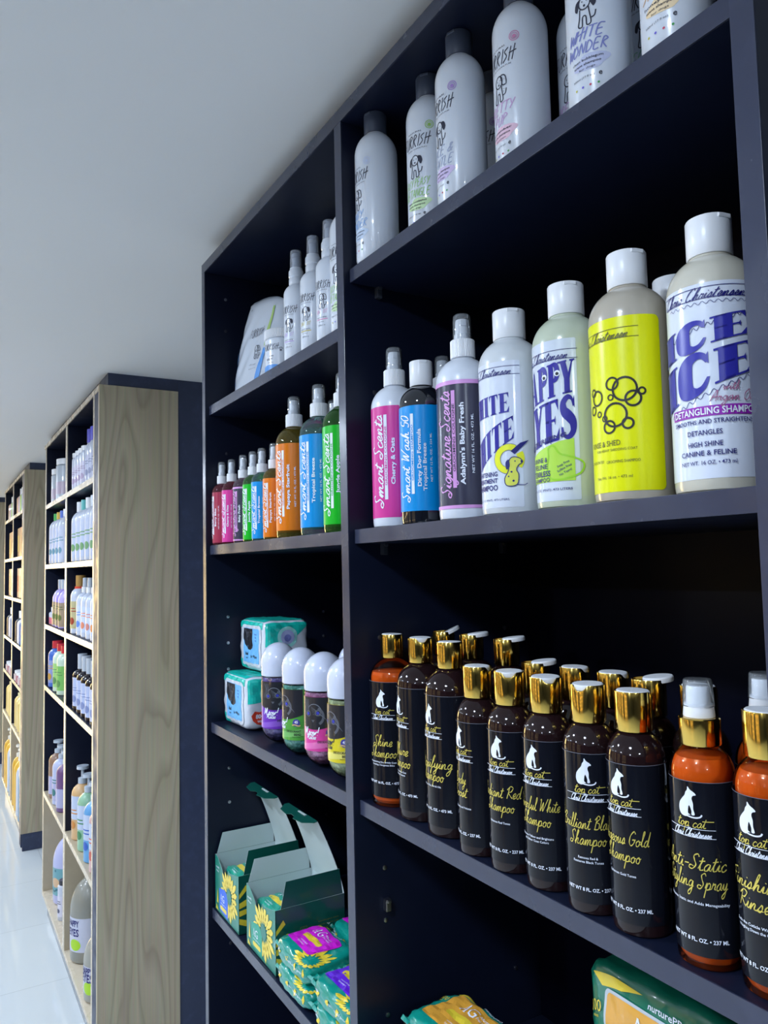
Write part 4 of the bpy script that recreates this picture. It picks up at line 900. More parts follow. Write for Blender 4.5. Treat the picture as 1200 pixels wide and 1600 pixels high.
def top_cat(x, y, az, label, size, title, sub, group, liquid=None, fill=0, cap='disc', lid=0, capaz=0, name='shampoo_bottle', text=True):
    R, zs, zn, l1, rc, hc, z0 = TC16 if size == 16 else TC8
    t = bottle_root(name, label, 'bottle', x, y, TZ, az, group)
    b = link('body', cached(('tcb', size), lambda: lathe(tc_prof(R, zs, zn, l1, rc, hc, z0), 60)), amber_clear if liquid else amber, t)
    if liquid: link('liquid', cached(('tcl', size, fill), lambda: liquid_mesh(R, zs, zn, fill)), liquid, b)
    lab = link('label', cached(('tclab', size), lambda: band(R+.0003, .0125 if size == 16 else .0105, l1-.001, 0, 360, 64)), black_lab, t)
    link('label_top_line', cached(('tcln', size), lambda: band(R+.0006, l1-.0013, l1-.0009, 0, 360, 64)), grey_ink, lab)
    if cap == 'spray':
        link('collar', cached('tccol', lambda: lathe([(0, 0), (.0158, 0), (.0162, .0008), (.0162, .0205), (.0155, .0215), (0, .0215)], 48)), gold, t).location = (0, 0, .1675)
        link('spray_head', cached('tcsh', lambda: lathe([(0, 0), (.0122, 0), (.0124, .0012), (.0114, .0100), (.0096, .0108), (.0092, .0230), (.0085, .0245), (0, .0248)], 36)), white_cap, t).location = (0, 0, .1892)
        link('clear_cover', cached('tccv', lambda: lathe([(.0119, .009), (.0124, .0085), (.0113, .0285), (.0106, .0297), (0, .0300), (0, .0292), (.0102, .0288), (.0108, .028), (.0119, .009)], 36)), clear_pl, t).location = (0, 0, .1892)
    else: gold_cap(t, rc, hc, zn, capaz, lid)
    if not text: return t
    if size == 16: Z = dict(cat=(.0205, .1353), tc=.1190, by=.1135, ln=.1100, t1=.0790, t2=.0640, sub=.0500, net=.0225, s=1.18)
    else: Z = dict(cat=(.0205, .1205), tc=.1055, by=.1005, ln=.0965, t1=.0745, t2=.0600, sub=.0420, net=.0135, s=1.0)
    for k_ in ('tc', 'by', 'ln', 't1', 't2', 'sub', 'net'): Z[k_] = zt(Z[k_])
    sheet('cat_emblem', ('tccat', size), lambda: mv(cat_emblem(Z['cat'][0]*1.12), 0, zt(Z['cat'][1])), R, white_ink, lab, eps=.0009)
    sheet('lettering', ('tctc', size), lambda: mv(pen('top caT', .0085, .065, width=.028), .004, Z['tc']), R, gold_ink, lab, eps=.0009)
    sheet('lettering', ('tcsig', size), lambda: merge(mv(sans('by', .0016, .01), .0, Z['by']), mv(pen('Chris Christensen', .0058, .10, width=.030, slant=.5), .001, Z['ln']), rect(-.019, .019, Z['ln']+.0030, Z['ln']+.0034, 10), rect(-.019, .019, Z['ln']-.0034, Z['ln']-.0030, 10)), R, white_ink, lab, eps=.0009)
    def tt():
        ms = []
        for i, s_ in enumerate(title):
            ww = min(.052*Z['s'], .0050*len(s_)*Z['s'])
            ms.append(mv(pen(s_, .0125*Z['s'], .062, width=ww), 0, Z['t1' if i == 0 else 't2']))
        return merge(*ms)
    sheet('lettering', ('tct', size, title), tt, R, gold_ink, lab, eps=.0009)
    sheet('lettering', ('tcs', size, sub), lambda: merge(*[mv(sans(s_, .0021, .01, .00135*len(s_)), 0, Z['sub']-.0036*i) for i, s_ in enumerate(sub)]), R, white_ink, lab, eps=.0009)
    sheet('lettering', ('tcn', size), lambda: mv(sans('NET WT 16 FL. OZ. • 473 ML' if size == 16 else 'NET WT 8 FL. OZ. • 237 ML', .0030, .022, .046 if size == 8 else .054), .002, Z['net']), R, white_ink, lab, eps=.0009)
    return t
fr, bk = 'gold-capped amber bottles, front row', 'gold-capped amber bottles, back row'
FR = [
 (.5465, .9118, 208, 16, ('Shine', 'Shampoo'), ('Replenishing Dry Brittle Coat', 'Creating a Gorgeous Shine'), 'tall amber bottle with orange liquid line, left end of the front row', dict(liquid=orange_liq, fill=.1740, capaz=2.2)),
 (.5465, .8411, 171, 16, ('Allure', 'Shampoo'), ('For a Luxurious Coat', 'Softening Texture'), 'tall dark amber bottle with gold cap, second from the left in the front row', dict(capaz=1.3)),
 (.5440, .7722, 179, 16, ('Detoxifying', 'Shampoo'), ('Removes Wax, Dirt & Oils',), 'tall dark amber bottle with gold cap, third from the left in the front row', dict(capaz=3.6)),
 (.5335, .7049, 172, 8, ('Body', 'Boost'), ('Adds Density and Volume',), 'short dark bottle with gold cap, first short one beside the three tall bottles', dict(capaz=2.2)),
 (.5338, .6495, 194, 8, ('Radiant Red', 'Shampoo'), ('Enhances Red Tones',), 'short dark bottle with gold cap and gold script ending in Red', dict(capaz=.6)),
 (.5361, .5954, 190, 8, ('Powerful White', 'Shampoo'), ('Removes Yellow and Brightens', 'All Other Coat Colors'), 'short dark bottle with gold cap and gold script mentioning White', dict(capaz=.9)),
 (.5349, .5364, 212, 8, ('Brilliant Black', 'Shampoo'), ('Removes Red &', 'Restores Black Tones'), 'short dark bottle whose gold cap shows a wide white scallop, front row', dict(capaz=-.3)),
 (.5377, .4845, 184, 8, ('Gorgeous Gold', 'Shampoo'), ('Enhances Gold Tones',), 'short dark bottle with gold cap, immediately left of the clear-capped spray bottle', dict(capaz=2.2)),
 (.5407, .4190, 192, 8, ('Anti-Static', 'Styling Spray'), ('Eliminates Static and Adds Manageability',), 'orange-filled amber spray bottle with gold collar and clear cap, front row', dict(liquid=orange_liq, fill=.1585, cap='spray', name='spray_bottle')),
 (.5437, .3630, 178, 8, ('Finishing', 'Rinse'), ('Seals the Cuticle Without', 'Weighing Down the Coat'), 'orange-filled amber bottle with gold cap, cut by the right edge of the frame', dict(liquid=orange_liq, fill=.1585, capaz=2.2)),
]
for (x, y, az, sz, ti, su, lb, kw) in FR: top_cat(x, y, az, lb, sz, ti, su, fr, **kw)
BR = [(.6220, .8967, 16, 2.3, .45, ('Allure', 'Shampoo'), 'amber bottle in the back row at the far left, lid open behind two tall bottles'),
 (.6197, .8290, 16, 2.2, .1, ('Allure', 'Shampoo'), 'amber bottle in the back row, gold cap with open lid, second from the left'),
 (.6140, .7500, 16, 2.2, .1, ('Detoxifying', 'Shampoo'), 'amber bottle in the back row, third from the left, lid slid open'),
 (.6040, .6860, 8, 2.3, .1, ('Body', 'Boost'), 'short bottle in the back row with thin open lid, fourth from the left'),
 (.6100, .6300, 8, 1.6, 0, ('Radiant Red', 'Shampoo'), 'short bottle in the back row with scalloped white cap top, fifth from the left'),
 (.6103, .5750, 8, 1.6, 0, ('Powerful White', 'Shampoo'), 'short bottle in the back row, sixth from the left, white scallop facing out'),
 (.6020, .5220, 8, 2.4, .1, ('Brilliant Black', 'Shampoo'), 'short bottle in the back row, seventh from the left, gold cap with lid ajar'),
 (.6049, .4680, 8, 2.2, 0, ('Gorgeous Gold', 'Shampoo'), 'short bottle in the back row just left of the front spray bottle')]
for (x, y, sz, caz, lid, ti, lb) in BR: top_cat(x, y, 190, lb, sz, ti, ('Enhances Tones',), bk, capaz=caz, lid=lid)
top_cat(.6122, .4085, 192, 'orange-filled spray bottle in the back row at the right edge of the frame', 8, ('Anti-Static', 'Styling Spray'), ('Eliminates Static',), bk, liquid=orange_liq, fill=.1585, cap='spray', name='spray_bottle')

# ------------------------------------------------------------------ deodorant bead capsules
def bead_mat(nm, c):
    m = mat(nm, c, .18, coat=.9); nt = m.node_tree; b = nt.nodes['Principled BSDF']
    tc_ = nt.nodes.new('ShaderNodeTexCoord'); v = nt.nodes.new('ShaderNodeTexVoronoi'); v.inputs['Scale'].default_value = 150
    bp = nt.nodes.new('ShaderNodeBump'); bp.inputs['Strength'].default_value = .9; bp.inputs['Distance'].default_value = .003; bp.invert = True
    nt.links.new(tc_.outputs['Object'], v.inputs['Vector']); nt.links.new(v.outputs['Distance'], bp.inputs['Height']); nt.links.new(bp.outputs['Normal'], b.inputs['Normal'])
    mx = nt.nodes.new('ShaderNodeMixRGB'); mx.inputs[1].default_value = (*[min(1, x*1.35+.03) for x in c], 1); mx.inputs[2].default_value = (*[x*.7 for x in c], 1)
    sp_ = nt.nodes.new('ShaderNodeSeparateColor'); nt.links.new(v.outputs['Color'], sp_.inputs[0]); nt.links.new(sp_.outputs[0], mx.inputs[0]); nt.links.new(mx.outputs[0], b.inputs['Base Color'])
    return m
K_R = .0320
cap_white = mat('pale_lavender_white', (.62, .66, .80), .22, coat=.6)
def capsule_prof(r, z0, z1, bot=True, n=10):
    return [(r*math.sin(PI/2*i/n), z0+.0285-.0285*math.cos(PI/2*i/n)) for i in range(n+1)]+[(r, z1)]
def beads(x, y, label, bc, lc, lc2, az, brand='Meow!', dark='sky'):
    t = bottle_root('bead_canister', label, 'canister', x, y, TZ, az, 'capsule canisters of deodorant beads')
    R = K_R; zl = .1215
    shell = M.get('clear_shell') or thin_clear('clear_shell', (.98, .99, 1), .03, 0)
    b = link('canister', cached('kb', lambda: lathe([(0, .0008)]+[(R*math.sin(PI/2*i/10), .030-.030*math.cos(PI/2*i/10)+.0002) for i in range(2, 11)]+[(R, zl), (R*.96, zl), (0, zl)], 60)), shell, t)
    bd = link('beads', cached('kbd', lambda: lathe([(0, .003)]+[(R*.955*math.sin(PI/2*i/10), .030-.0275*math.cos(PI/2*i/10)) for i in range(2, 11)]+[(R*.955, zl-.003), (0, zl-.002)], 60)), bc, b); bd['kind'] = 'stuff'
    link('dome_cap', cached('kc', lambda: lathe([(0, zl+.0002), (R*1.0, zl+.0002), (R*1.015, zl+.001), (R*1.015, .1460)]+[(R*1.015*math.cos(PI/2*i/12), .1460+.0345*math.sin(PI/2*i/12)) for i in range(1, 13)], 60)), cap_white, t)
    z0, z1 = .0290, .1130
    lab = link('label', cached('klab', lambda: band(R+.0004, z0, z1, -80, 62, 36)), lc, t)
    def photo():
        P = [(-.043, .1128), (.030, .1128)]+[(.030-.0035*i, .0710-.0085*math.sin(PI*(i+.0)/20.9)) for i in range(21)]
        return poly(P)
    sheet('cat_picture', 'kph', photo, R, mat('picture_charcoal', (.018, .019, .026), .3, coat=.4), lab, eps=.0008)
    sheet('cat_whiskers', 'kwh', lambda: merge(*[ribbon(spline([(-.012+.001*i, .098-.003*i), (-.002+.002*i, .092-.002*i), (.012+.001*i, .080-.0012*i)], 5), .0004) for i in range(5)], *[ribbon(spline([(-.026+.003*i, .109), (-.022+.002*i, .098-.002*i), (-.028+.003*i, .084)], 5), .0006) for i in range(4)], arc(-.006, .090, .012, 20, 150, .0012, 12)), R, grey_ink, lab, eps=.0011)
    sheet('cat_face', 'kfc', lambda: merge(arc(-.004, .0830, .013, -60, 70, .004, 14), ring(.0005, .0885, .0042, .0014, 16), ring(-.017, .0870, .0042, .0014, 16), poly([(-.011, .0775), (-.005, .0775), (-.008, .0735)])), R, mat('picture_grey', (.10, .105, .13), .4), lab, eps=.0010)
    sheet('cat_eye', 'key', lambda: merge(disc(.0005, .0885, .0026, 12), disc(-.017, .0870, .0026, 12)), R, mat('eye_blue', (.05, .06, .40), .2), lab, eps=.0013)
    sheet('band_pale', 'kbp', lambda: poly([(-.044, z0+.008), (.034, z0+.020), (.034, z0+.008), (-.044, z0)]), R, lc2, lab, eps=.0007)
    sheet('lettering', 'kmw', lambda: merge(mv(pen('Meow!', .0135, .10, width=.030), -.012, .0605), mv(pen('Mates', .0085, .10, width=.018), -.012, .0520)), R, white_ink if dark != 'y' else dark_ink, lab, eps=.0012)
    sheet('round_badge', 'krb', lambda: disc(.0185, .0580, .0062, 22), R, mat('badge_indigo', (.06, .06, .32), .3), lab, eps=.0012)
    sheet('badge_ribbon', 'krr', lambda: ribbon([(.0115+.0014*i, .0540+.001*math.sin(i*.6)) for i in range(11)], .0022), R, mat('ribbon_gold', (.60, .42, .20), .4), lab, eps=.0015)
    sheet('lettering', 'k45', lambda: mv(sans('45', .0042, .03), .0185, .0595), R, white_ink, lab, eps=.0017)
    sheet('lettering', 'kdb', lambda: merge(mv(sans('DEODORANT', .0034, .02, .027), .013, .0440), mv(sans('BEAD', .0034, .02, .012), .0205, .0388), mv(sans('FRESH SCENT', .0016, 0, .014), .018, .0345)), R, black_ink, lab, eps=.0012)
lb = lambda n, h: mat(n, hexc(h), .3, coat=.4)
beads(.5568, 1.3375, 'capsule canister with purple label and violet beads, leftmost beside the wipes', bead_mat('beads_violet', (.16, .13, .34)), lb('lab_purple', '6c2fb4'), lb('lab_purple_pale', '8a5ac8'), 241)
beads(.5520, 1.2290, 'capsule canister with green label and teal beads', bead_mat('beads_teal', (.10, .36, .30)), lb('lab_green2', '4e9e3e'), lb('lab_green_pale', '72b464'), 197)
beads(.5504, 1.1353, 'capsule canister with pink label and rose beads', bead_mat('beads_rose', (.45, .20, .36)), lb('lab_pink2', 'd6409a'), lb('lab_pink_pale', 'e070b4'), 225)
beads(.5489, 1.0480, 'capsule canister with yellow label and pale green beads, partly behind the divider', bead_mat('beads_lime', (.42, .50, .28)), lb('lab_yellow2', 'd8c628'), lb('lab_yellow_pale', 'e0d46c'), 197, dark='y')
beads(.6640, 1.2350, 'capsule canister in the second row, only the white dome showing beside the divider', bead_mat('beads_violet', (.16, .13, .34)), lb('lab_purple', '6c2fb4'), lb('lab_purple_pale', '8a5ac8'), 190)

# ------------------------------------------------------------------ soft packs: a rounded pillow box that decals can follow
def pack_fn(L, W, H, n=5.5, wr=.0012, seed=0, pinch=0):
    def f(p, e=0):
        x, y, z = p
        q = (abs(x)**n+abs(y)**n+abs(z)**n)**(1/n)
        k = 1/q
        x, y, z = x*k, y*k, z*k
        w_ = wr*(math.sin(9*x+4*y+seed)*math.sin(7*z+5*x+seed)+.6*math.sin(17*y+13*z+seed*2)*math.sin(11*x))
        hz = H/2*(1-pinch*abs(x)**3)
        return Vector((x*(L/2+w_+e), y*(W/2+w_+e), z*(hz+w_+e)+H/2))
    return f
def pack_mesh(f, N=16, fins=0, L=0, W=0, H=0):
    V = []; F = []; key = {}
    def vid(p):
        k = tuple(round(c, 5) for c in p)
        if k not in key: key[k] = len(V); V.append(tuple(f(p)))
        return key[k]
    for ax in range(3):
        for s in (-1, 1):
            for i in range(N):
                for j in range(N):
                    q = []
                    for (a, b) in ((i, j), (i+1, j), (i+1, j+1), (i, j+1)):
                        p = [0, 0, 0]; p[ax] = s; p[(ax+1) % 3] = -1+2*a/N; p[(ax+2) % 3] = -1+2*b/N; q.append(vid(p))
                    F.append(tuple(q if s > 0 else q[::-1]))
    return mesh_from(V, F)
def fin_mesh(W, H, d, sx, L, n=22):
    """crimped seal at the end of a pack"""
    V = []; F = []
    for i in range(n+1):
        y = W*.96*(-.5+i/n); zz = H*.5+.0018*math.sin(i*1.9)
        for (dx, dz) in ((-.004, .0), (d*.5, .0012*math.sin(i*2.3)), (d, .002*math.sin(i*1.3))):
            for t_ in (.0005, -.0005): V.append((sx*(L/2+dx), y, zz+dz+t_))
    for i in range(n):
        a = i*6; b = a+6
        for (p, q) in ((0, 2), (2, 4), (4, 5), (5, 3), (3, 1), (1, 0)): F.append((a+p, a+q, b+q, b+p))
    F.append((0, 1, 3, 5, 4, 2)); F.append(tuple(n*6+k for k in (0, 2, 4, 5, 3, 1)))
    return mesh_from(V, F, False)
def face_map(f, face, L, W, H, e):
    """decal metres on a face -> surface; face is '+x','-x','+y','-y','+z'"""
    def g(a, b):
        if face == '+z': p = (a/(L/2), b/(W/2), 1)
        elif face == '-x': p = (-1, -a/(W/2), b/(H/2))
        elif face == '-y': p = (a/(L/2), -1, b/(H/2))
        elif face == '+y': p = (-a/(L/2), 1, b/(H/2))
        else: p = (1, a/(W/2), b/(H/2))
        return f(p, e)
    return g
teal_film = mat('teal_film', hexc('17c0b0'), .28, coat=.6)
white_film = mat('white_film', (.62, .66, .74), .3, coat=.6)
green_film = mat('green_film', hexc('0c8f80'), .28, coat=.7)
green_deep = mat('deep_green_film', hexc('0b6f58'), .28, coat=.6)
petal = mat('petal_yellow', hexc('e6cc3a'), .35, coat=.3)
sky_lab = mat('label_sky', hexc('6fb4ea'), .3)
red_print = mat('red_print', (.70, .06, .03), .35)
def soft_pack(name, label, cat, loc, rot, L, W, H, film, decals, seed=0, group=None, fins=True, n=5.5, wr=.0012, pinch=0):
    t = thing(name, label, cat, loc, 0, group); t.rotation_euler = rot
    f = pack_fn(L, W, H, n, wr, seed, pinch)
    b = link('wrapper', pack_mesh(f), film, t)
    if fins:
        for sx in (-1, 1): link('seal_fin', fin_mesh(W*.92, H, .012, sx, L*.985), film, b)
    for (nm, m2, m, face, e) in decals:
        link(nm, on_plane(m2, face_map(f, face, L, W, H, .0006+.0003*e), .006, .006), m, b)
    return t
def wipes_pack(loc, rot, label, seed):
    L, W, H = .098, .146, .104
    d = [('teal_panel', poly([(-.048, .050), (-.048, .000), (-.020, .002), (.018, .018), (.048, .044), (.048, .050)]), teal_film, '-y', 0),
         ('teal_panel', rect(-.048, .048, -.062, .062), teal_film, '+z', 0),
         ('teal_panel', rect(-.062, .062, .034, .050), teal_film, '-x', 0),
         ('teal_panel', poly([(-.060, -.050), (-.020, -.050), (-.030, -.036), (-.060, -.030)]), teal_film, '-x', 0),
         ('lid', rrect(-.046, .056, -.042, .040, .010), white_film, '-x', 1),
         ('lid_panel', rrect(-.038, .046, -.035, .033, .003), sky_lab, '-x', 2),
         ('animal_picture', poly([(-.037, .032), (.012, .032), (.012, -.004), (.0, -.010), (-.012, -.009), (-.028, .0), (-.037, .010)]), mat('picture_charcoal', (.018, .019, .026), .3), '-x', 3),
         ('lettering', merge(mv(sans('Ideal', .0060, .02), -.018, -.017), mv(sans('for Wipes', .0050, .02), .020, -.021), mv(sans('care', .004, .01), -.016, -.025)), black_ink, '-x', 4),
         ('picture_lines', merge(ring(-.010, .020, .005, .001, 14), ribbon([(-.026, .030), (-.018, .022), (-.014, .008)], .0010)), grey_ink, '-x', 4),
         ('lettering', merge(mv(sans('Gentle', .0026, .01), .028, .022), mv(sans('Soft', .0026, .01), .028, .016), mv(sans('Fresh', .0026, .01), .028, .010)), blue_ink, '-x', 4),
         ('round_print', disc(.000, .018, .021, 26), mat('round_print_pale', hexc('9adcd8'), .3), '-y', 1),
         ('round_print', disc(.000, .018, .014, 24), mat('round_print_lilac', hexc('a8b0dc'), .3), '-y', 2),
         ('round_print', disc(.000, .016, .007, 16), mat('round_print_blue', hexc('7078b8'), .3), '-y', 3),
         ('count_badge', mv(poly([(-.073, -.022), (-.066, -.014), (-.056, -.016), (-.046, -.012), (-.038, -.016), (-.032, -.026), (-.040, -.034), (-.050, -.042), (-.062, -.038), (-.070, -.032)]), .034, 0), red_print, '-y', 1),
         ('lettering', merge(mv(sans('80+4', .0075, .04), -.019, -.024), mv(sans('WIPES', .0040, .03), -.019, -.033)), white_ink, '-y', 2)]
    t = soft_pack('wipes_pack', label, 'wipes pack', loc, rot, L, W, H, white_film, d, seed, 'soft packs of wipes beside the canisters', fins=False, n=8, wr=.0008)
    f = link('seal_fin', fin_mesh(W*.68, H*.9, .014, 1, L, 26), white_film, t); f.rotation_euler = (PI/2, 0, 0); f.location = (0, 0, H/2)
    f.location = (0, H*.45, H/2)
    return t
wipes_pack((.580, 1.512, TZ+.002), (0, 0, 0), 'lower teal and white wipes pack with a red 80+4 badge, on the shelf', 1)
wipes_pack((.612, 1.500, TZ+.110), (.0, .015, .0), 'upper teal and white wipes pack, stacked on the other one', 4)

# green packs and cartons with the yellow flower
def flower(cx, cy, r, a0=0, a1=360, n=16, inner=.30):
    o = []
    for i in range(n):
        a = math.radians(a0+(a1-a0)*i/n); ln = r*(.85+.25*((i*7) % 5)/5); wd = r*.13
        P = [(r*inner, 0), (ln*.55, wd), (ln*.85, wd*.8), (ln, 0), (ln*.85, -wd*.7), (ln*.55, -wd*.9)]
        o.append(poly([(cx+x*math.cos(a)-y*math.sin(a), cy+x*math.sin(a)+y*math.cos(a)) for x, y in P]))
    return merge(*o)
def green_pack(loc, rot, label, panel, L=.19, W=.11, H=.05, seed=0, group=None, big=False):
    pm = mat('panel_'+panel, hexc(panel), .3, coat=.5)
    s = 1.0 if not big else 1.35
    d = [('petals', flower(.052*s, -.034*s, .048*s, 20, 380, 15), petal, '+z', 0),
         ('petals', poly([(-.085*s, .048*s), (-.070*s, .036*s), (-.045*s, .040*s), (-.030*s, .050*s), (-.055*s, .050*s)]), petal, '+z', 0),
         ('petals', merge(*[mv(poly([(-.007, 0), (0, .004), (.008, 0), (0, -.005)]), -.07+.03*k, .0, 1, .4*k) for k in range(5)]), petal, '-y', 0),
         ('petals', merge(*[mv(poly([(-.006, 0), (0, .004), (.007, 0), (0, -.005)]), -.03+.025*k, .004, 1, .5+.4*k) for k in range(3)]), petal, '-x', 0),
         ('lid_rim', rrect(-.066*s, .036*s, -.028*s, .036*s, .008), mat('rim_pale', (.5, .55, .60), .3) if big else pm, '+z', 1),
         ('lid_panel', rrect(-.063*s, .033*s, -.025*s, .033*s, .007), pm, '+z', 2),
         ('pill_badge', rrect(-.040*s, .020*s, -.006*s, .005*s, .005), petal, '+z', 3),
         ('lettering', merge(mv(serif('A', .016*s, .011*s, thick=.14), -.028*s, .019*s), mv(sans('G', .016*s, 0), -.014*s, .019*s), mv(sans('Allergen', .0040*s, 0, .020*s), .006*s, .022*s), mv(sans('Free wipes', .0040*s, 0, .022*s), .007*s, .016*s), mv(sans('unscented & soft', .0026*s, 0), -.010*s, -.014*s), mv(sans('hypoallergenic', .0026*s, 0), -.010*s, -.019*s)), white_ink, '+z', 4),
         ('lettering', merge(mv(sans('100', .0095*s, 0), -.078*s, .018*s, 1, 0), mv(sans('sheets', .0026*s, 0), -.078*s, .010*s)), petal, '+z', 2),
         ('lettering', mv(sans('nurturePRO', .0065*s, .01, .036*s), .0 if not big else -.005, .0425*s), white_ink, '+z', 3),
         ('lettering', merge(mv(sans('dermatologically tested', .0030, 0, .045), -.035, .004), mv(sans('for cats and dogs', .0030, 0, .038), -.035, -.002), ring(-.064, .001, .0035, .0006, 14)), petal, '-x', 2),
         ('lettering', merge(mv(sans('100 sheets', .0040, .01), -.05, .004), mv(sans('100% safe and gentle', .0032, 0, .050), .02, .0)), white_ink, '-y', 2)]
    if big: d = [(a, mv(b, -.012, .066), c, e, g) if e == '+z' else (a, b, c, e, g) for (a, b, c, e, g) in d]
    return soft_pack('green_wipes_pack', label, 'wipes pack', loc, rot, L, W, H, green_deep if big else green_film, d, seed, group, fins=not big, n=9 if big else 5.5, wr=.0022 if big else .0013, pinch=.12)

DN = -PI/2
g1 = 'green wipes packs on the left bottom shelf'
green_pack((.553, 1.190, 1.0520), (0, 0, DN), 'green wipes pack with magenta panel, on top of the front stack beside the open cartons', 'd61fd0', .124, .092, .036, 1, g1)
green_pack((.553, 1.190, 1.0135), (0, 0, DN), 'green wipes pack under the magenta-panel one, its crumpled side facing out', 'd61fd0', .124, .092, .036, 5, g1)
green_pack((.552, 1.042, 1.0520), (0, 0, DN+.02), 'green wipes pack with purple panel, beside the divider on the bottom shelf', '6a2ad8', .124, .092, .036, 2, g1)
green_pack((.552, 1.042, 1.0135), (0, 0, DN), 'green wipes pack under the purple-panel one', '6a2ad8', .124, .092, .036, 6, g1)
green_pack((.657, 1.190, 1.0520), (0, 0, DN), 'green wipes pack with magenta panel behind the front stack, cut by the divider', 'd61fd0', .124, .092, .036, 3, g1)
green_pack((.657, 1.190, 1.0135), (0, 0, DN), 'green wipes pack at the base of the rear stack', 'd61fd0', .124, .092, .036, 7, g1)
g2 = 'green wipes packs with orange panels'
green_pack((.570, .793, 1.1000), (0, 0, DN), 'green wipes pack with orange panel, right one of the two tips above the bottom edge', 'e0a23c', .158, .092, .042, 8, g2)
green_pack((.550, .853, 1.0135), (0, 0, DN), 'green wipes pack with orange panel, left one of the two tips above the bottom edge', 'e0a23c', .155, .090, .082, 9, g2)
gp = green_pack((.690, .500, 1.1535), (0, 0, 0), 'large upright green wipes pack with orange panel under the amber bottles', 'e0a23c', .25, .275, .09, 10, None, True)
gp.rotation_euler = Matrix(((0, 0, -1), (-1, 0, 0), (0, 1, 0))).to_euler()

# open cartons
card_in = mat('carton_inside_white', (.50, .58, .60), .5)
card_green = mat('carton_green', (.010, .20, .145), .35, coat=.3)
card_dark = mat('carton_dark_green', (.004, .085, .065), .35, coat=.3)
def carton(x, y1, label, accent, seed):
    """x front, y1 far side; width runs towards -y, depth towards +x"""
    D, Wd, H, T = .133, .140, .108, .0009
    t = thing('wipes_carton', label, 'carton', (x, y1, 1.0105), 0, 'opened green cartons')
    def slab(nm, P, axis, off, m_out, m_in=None):
        """flat card panel: polygon P in its plane, thickness T; outer skin and white inner skin"""
        o = None
        for k, mm in ((0, m_out), (1, m_in or card_in)):
            V = []
            for s_ in (0, 1):
                for a, b in P:
                    c = off+(k+s_)*T*.5
                    V.append({'x': (c, a, b), 'y': (a, -c, b), 'Y': (a, -Wd+c, b), 'z': (a, b, c), 'b': (D-c, a, b)}[axis])
            n = len(P); F = [tuple(range(n)), tuple(range(2*n-1, n-1, -1))]+[(i, n+i, n+(i+1) % n, (i+1) % n) for i in range(n)]
            me = mesh_from(V, F, False); bm = bmesh.new(); bm.from_mesh(me); bmesh.ops.recalc_face_normals(bm, faces=bm.faces); bm.to_mesh(me); bm.free()
            q = link(nm if k == 0 else nm+'_lining', me, mm, t if k == 0 else o)
            if k == 0: o = q
        return o
    slab('bottom', [(0, 0), (D, 0), (D, -Wd), (0, -Wd)], 'z', 0, card_green)
    fr = slab('front_panel', [(0, 0), (-Wd, 0), (-Wd, H), (-Wd*.96, H-.002), (-Wd*.62, H-.012), (-Wd*.56, H-.010), (-Wd*.50, H-.046), (-Wd*.44, H-.036), (-Wd*.30, H-.018), (-Wd*.12, H-.002), (0, H)], 'x', .0, card_green)
    sd = slab('side_panel', [(0, 0), (D, 0), (D, H), (0, H)], 'Y', .0, card_dark)
    slab('far_side_panel', [(0, 0), (D, 0), (D, H), (0, H)], 'y', .0, card_green)
    slab('back_panel', [(0, 0), (-Wd, 0), (-Wd, H), (0, H)], 'b', .0, card_green)
    # side flaps stand up from the long edges
    slab('side_flap', [(.010, H+.0005), (D-.004, H+.0005), (D-.010, H+.044), (.020, H+.044)], 'Y', .0, card_dark)
    slab('far_flap', [(.004, H+.0005), (D-.004, H+.0005), (D-.006, H+.040), (.016, H+.040)], 'y', .0, card_green)
    # tall lid, curling forward, with the tuck folded over
    def curl(v): return (D-.0005-.048*(v/.140)**1.25, H+v*(1-.06*v/.14))
    V = []; F = []; K = 14
    for i in range(K+1):
        v = .140*i/K; cx, cz = curl(v)
        for yy in (-.001-.004*(i/K), -Wd+.001+.004*(i/K)):
            V += [(cx, yy, cz), (cx-T, yy, cz)]
        if i:
            a, b = 4*(i-1), 4*i
            F += [(a, a+2, b+2, b), (a+1, b+1, b+3, a+3), (a, b, b+1, a+1), (a+2, a+3, b+3, b+2)]
    F += [(0, 1, 3, 2), (4*K, 4*K+2, 4*K+3, 4*K+1)]
    ld = link('lid', mesh_from(V, F, False), card_in, t)
    cx, cz = curl(.140)
    V = []; F = []
    P = [(0, -.006), (0, -Wd+.006), (-.008, -Wd+.004), (-.024, -Wd+.022), (-.027, -Wd*.62), (-.020, -Wd*.55), (-.020, -Wd*.45), (-.027, -Wd*.38), (-.024, -.022), (-.008, -.004)]
    for s_ in (0, T):
        for a, b in P: V.append((cx+a, b, cz+a*.10+s_))
    n = len(P); F = [tuple(range(n)), tuple(range(2*n-1, n-1, -1))]+[(i, n+i, n+(i+1) % n, (i+1) % n) for i in range(n)]
    tk = link('tuck_flap', mesh_from(V, F, False), card_dark, ld)
    link('tuck_slot', boxes([(cx-.006, cx-.002, -Wd*.66, -Wd*.44, cz-.0006+T*1.2, cz+T*1.6)], .0001), card_in, tk)
    # prints
    fm = lambda a, b: (-.0006, -a, b)
    pz = lambda: flower(.086, .052, .050, 0, 360, 18, .28)
    def clip(m2, x0, x1, y0, y1):
        return ([(min(max(a, x0), x1), min(max(b, y0), y1)) for a, b in m2[0]], m2[1])
    link('flower_print', on_plane(clip(pz(), .002, Wd-.001, .003, H-.014), fm), petal, fr)
    link('flower_centre', on_plane(disc(.086, .052, .013, 20), lambda a, b: (-.0009, -a, b)), mat('flower_centre_green', (.05, .22, .18), .4), fr)
    link('accent_panel', on_plane(poly([(.028, .010), (.078, .004), (.078, .050), (.060, .056), (.028, .050)]), lambda a, b: (-.0008, -a, b)), mat('accent_'+accent, hexc(accent), .35), fr)
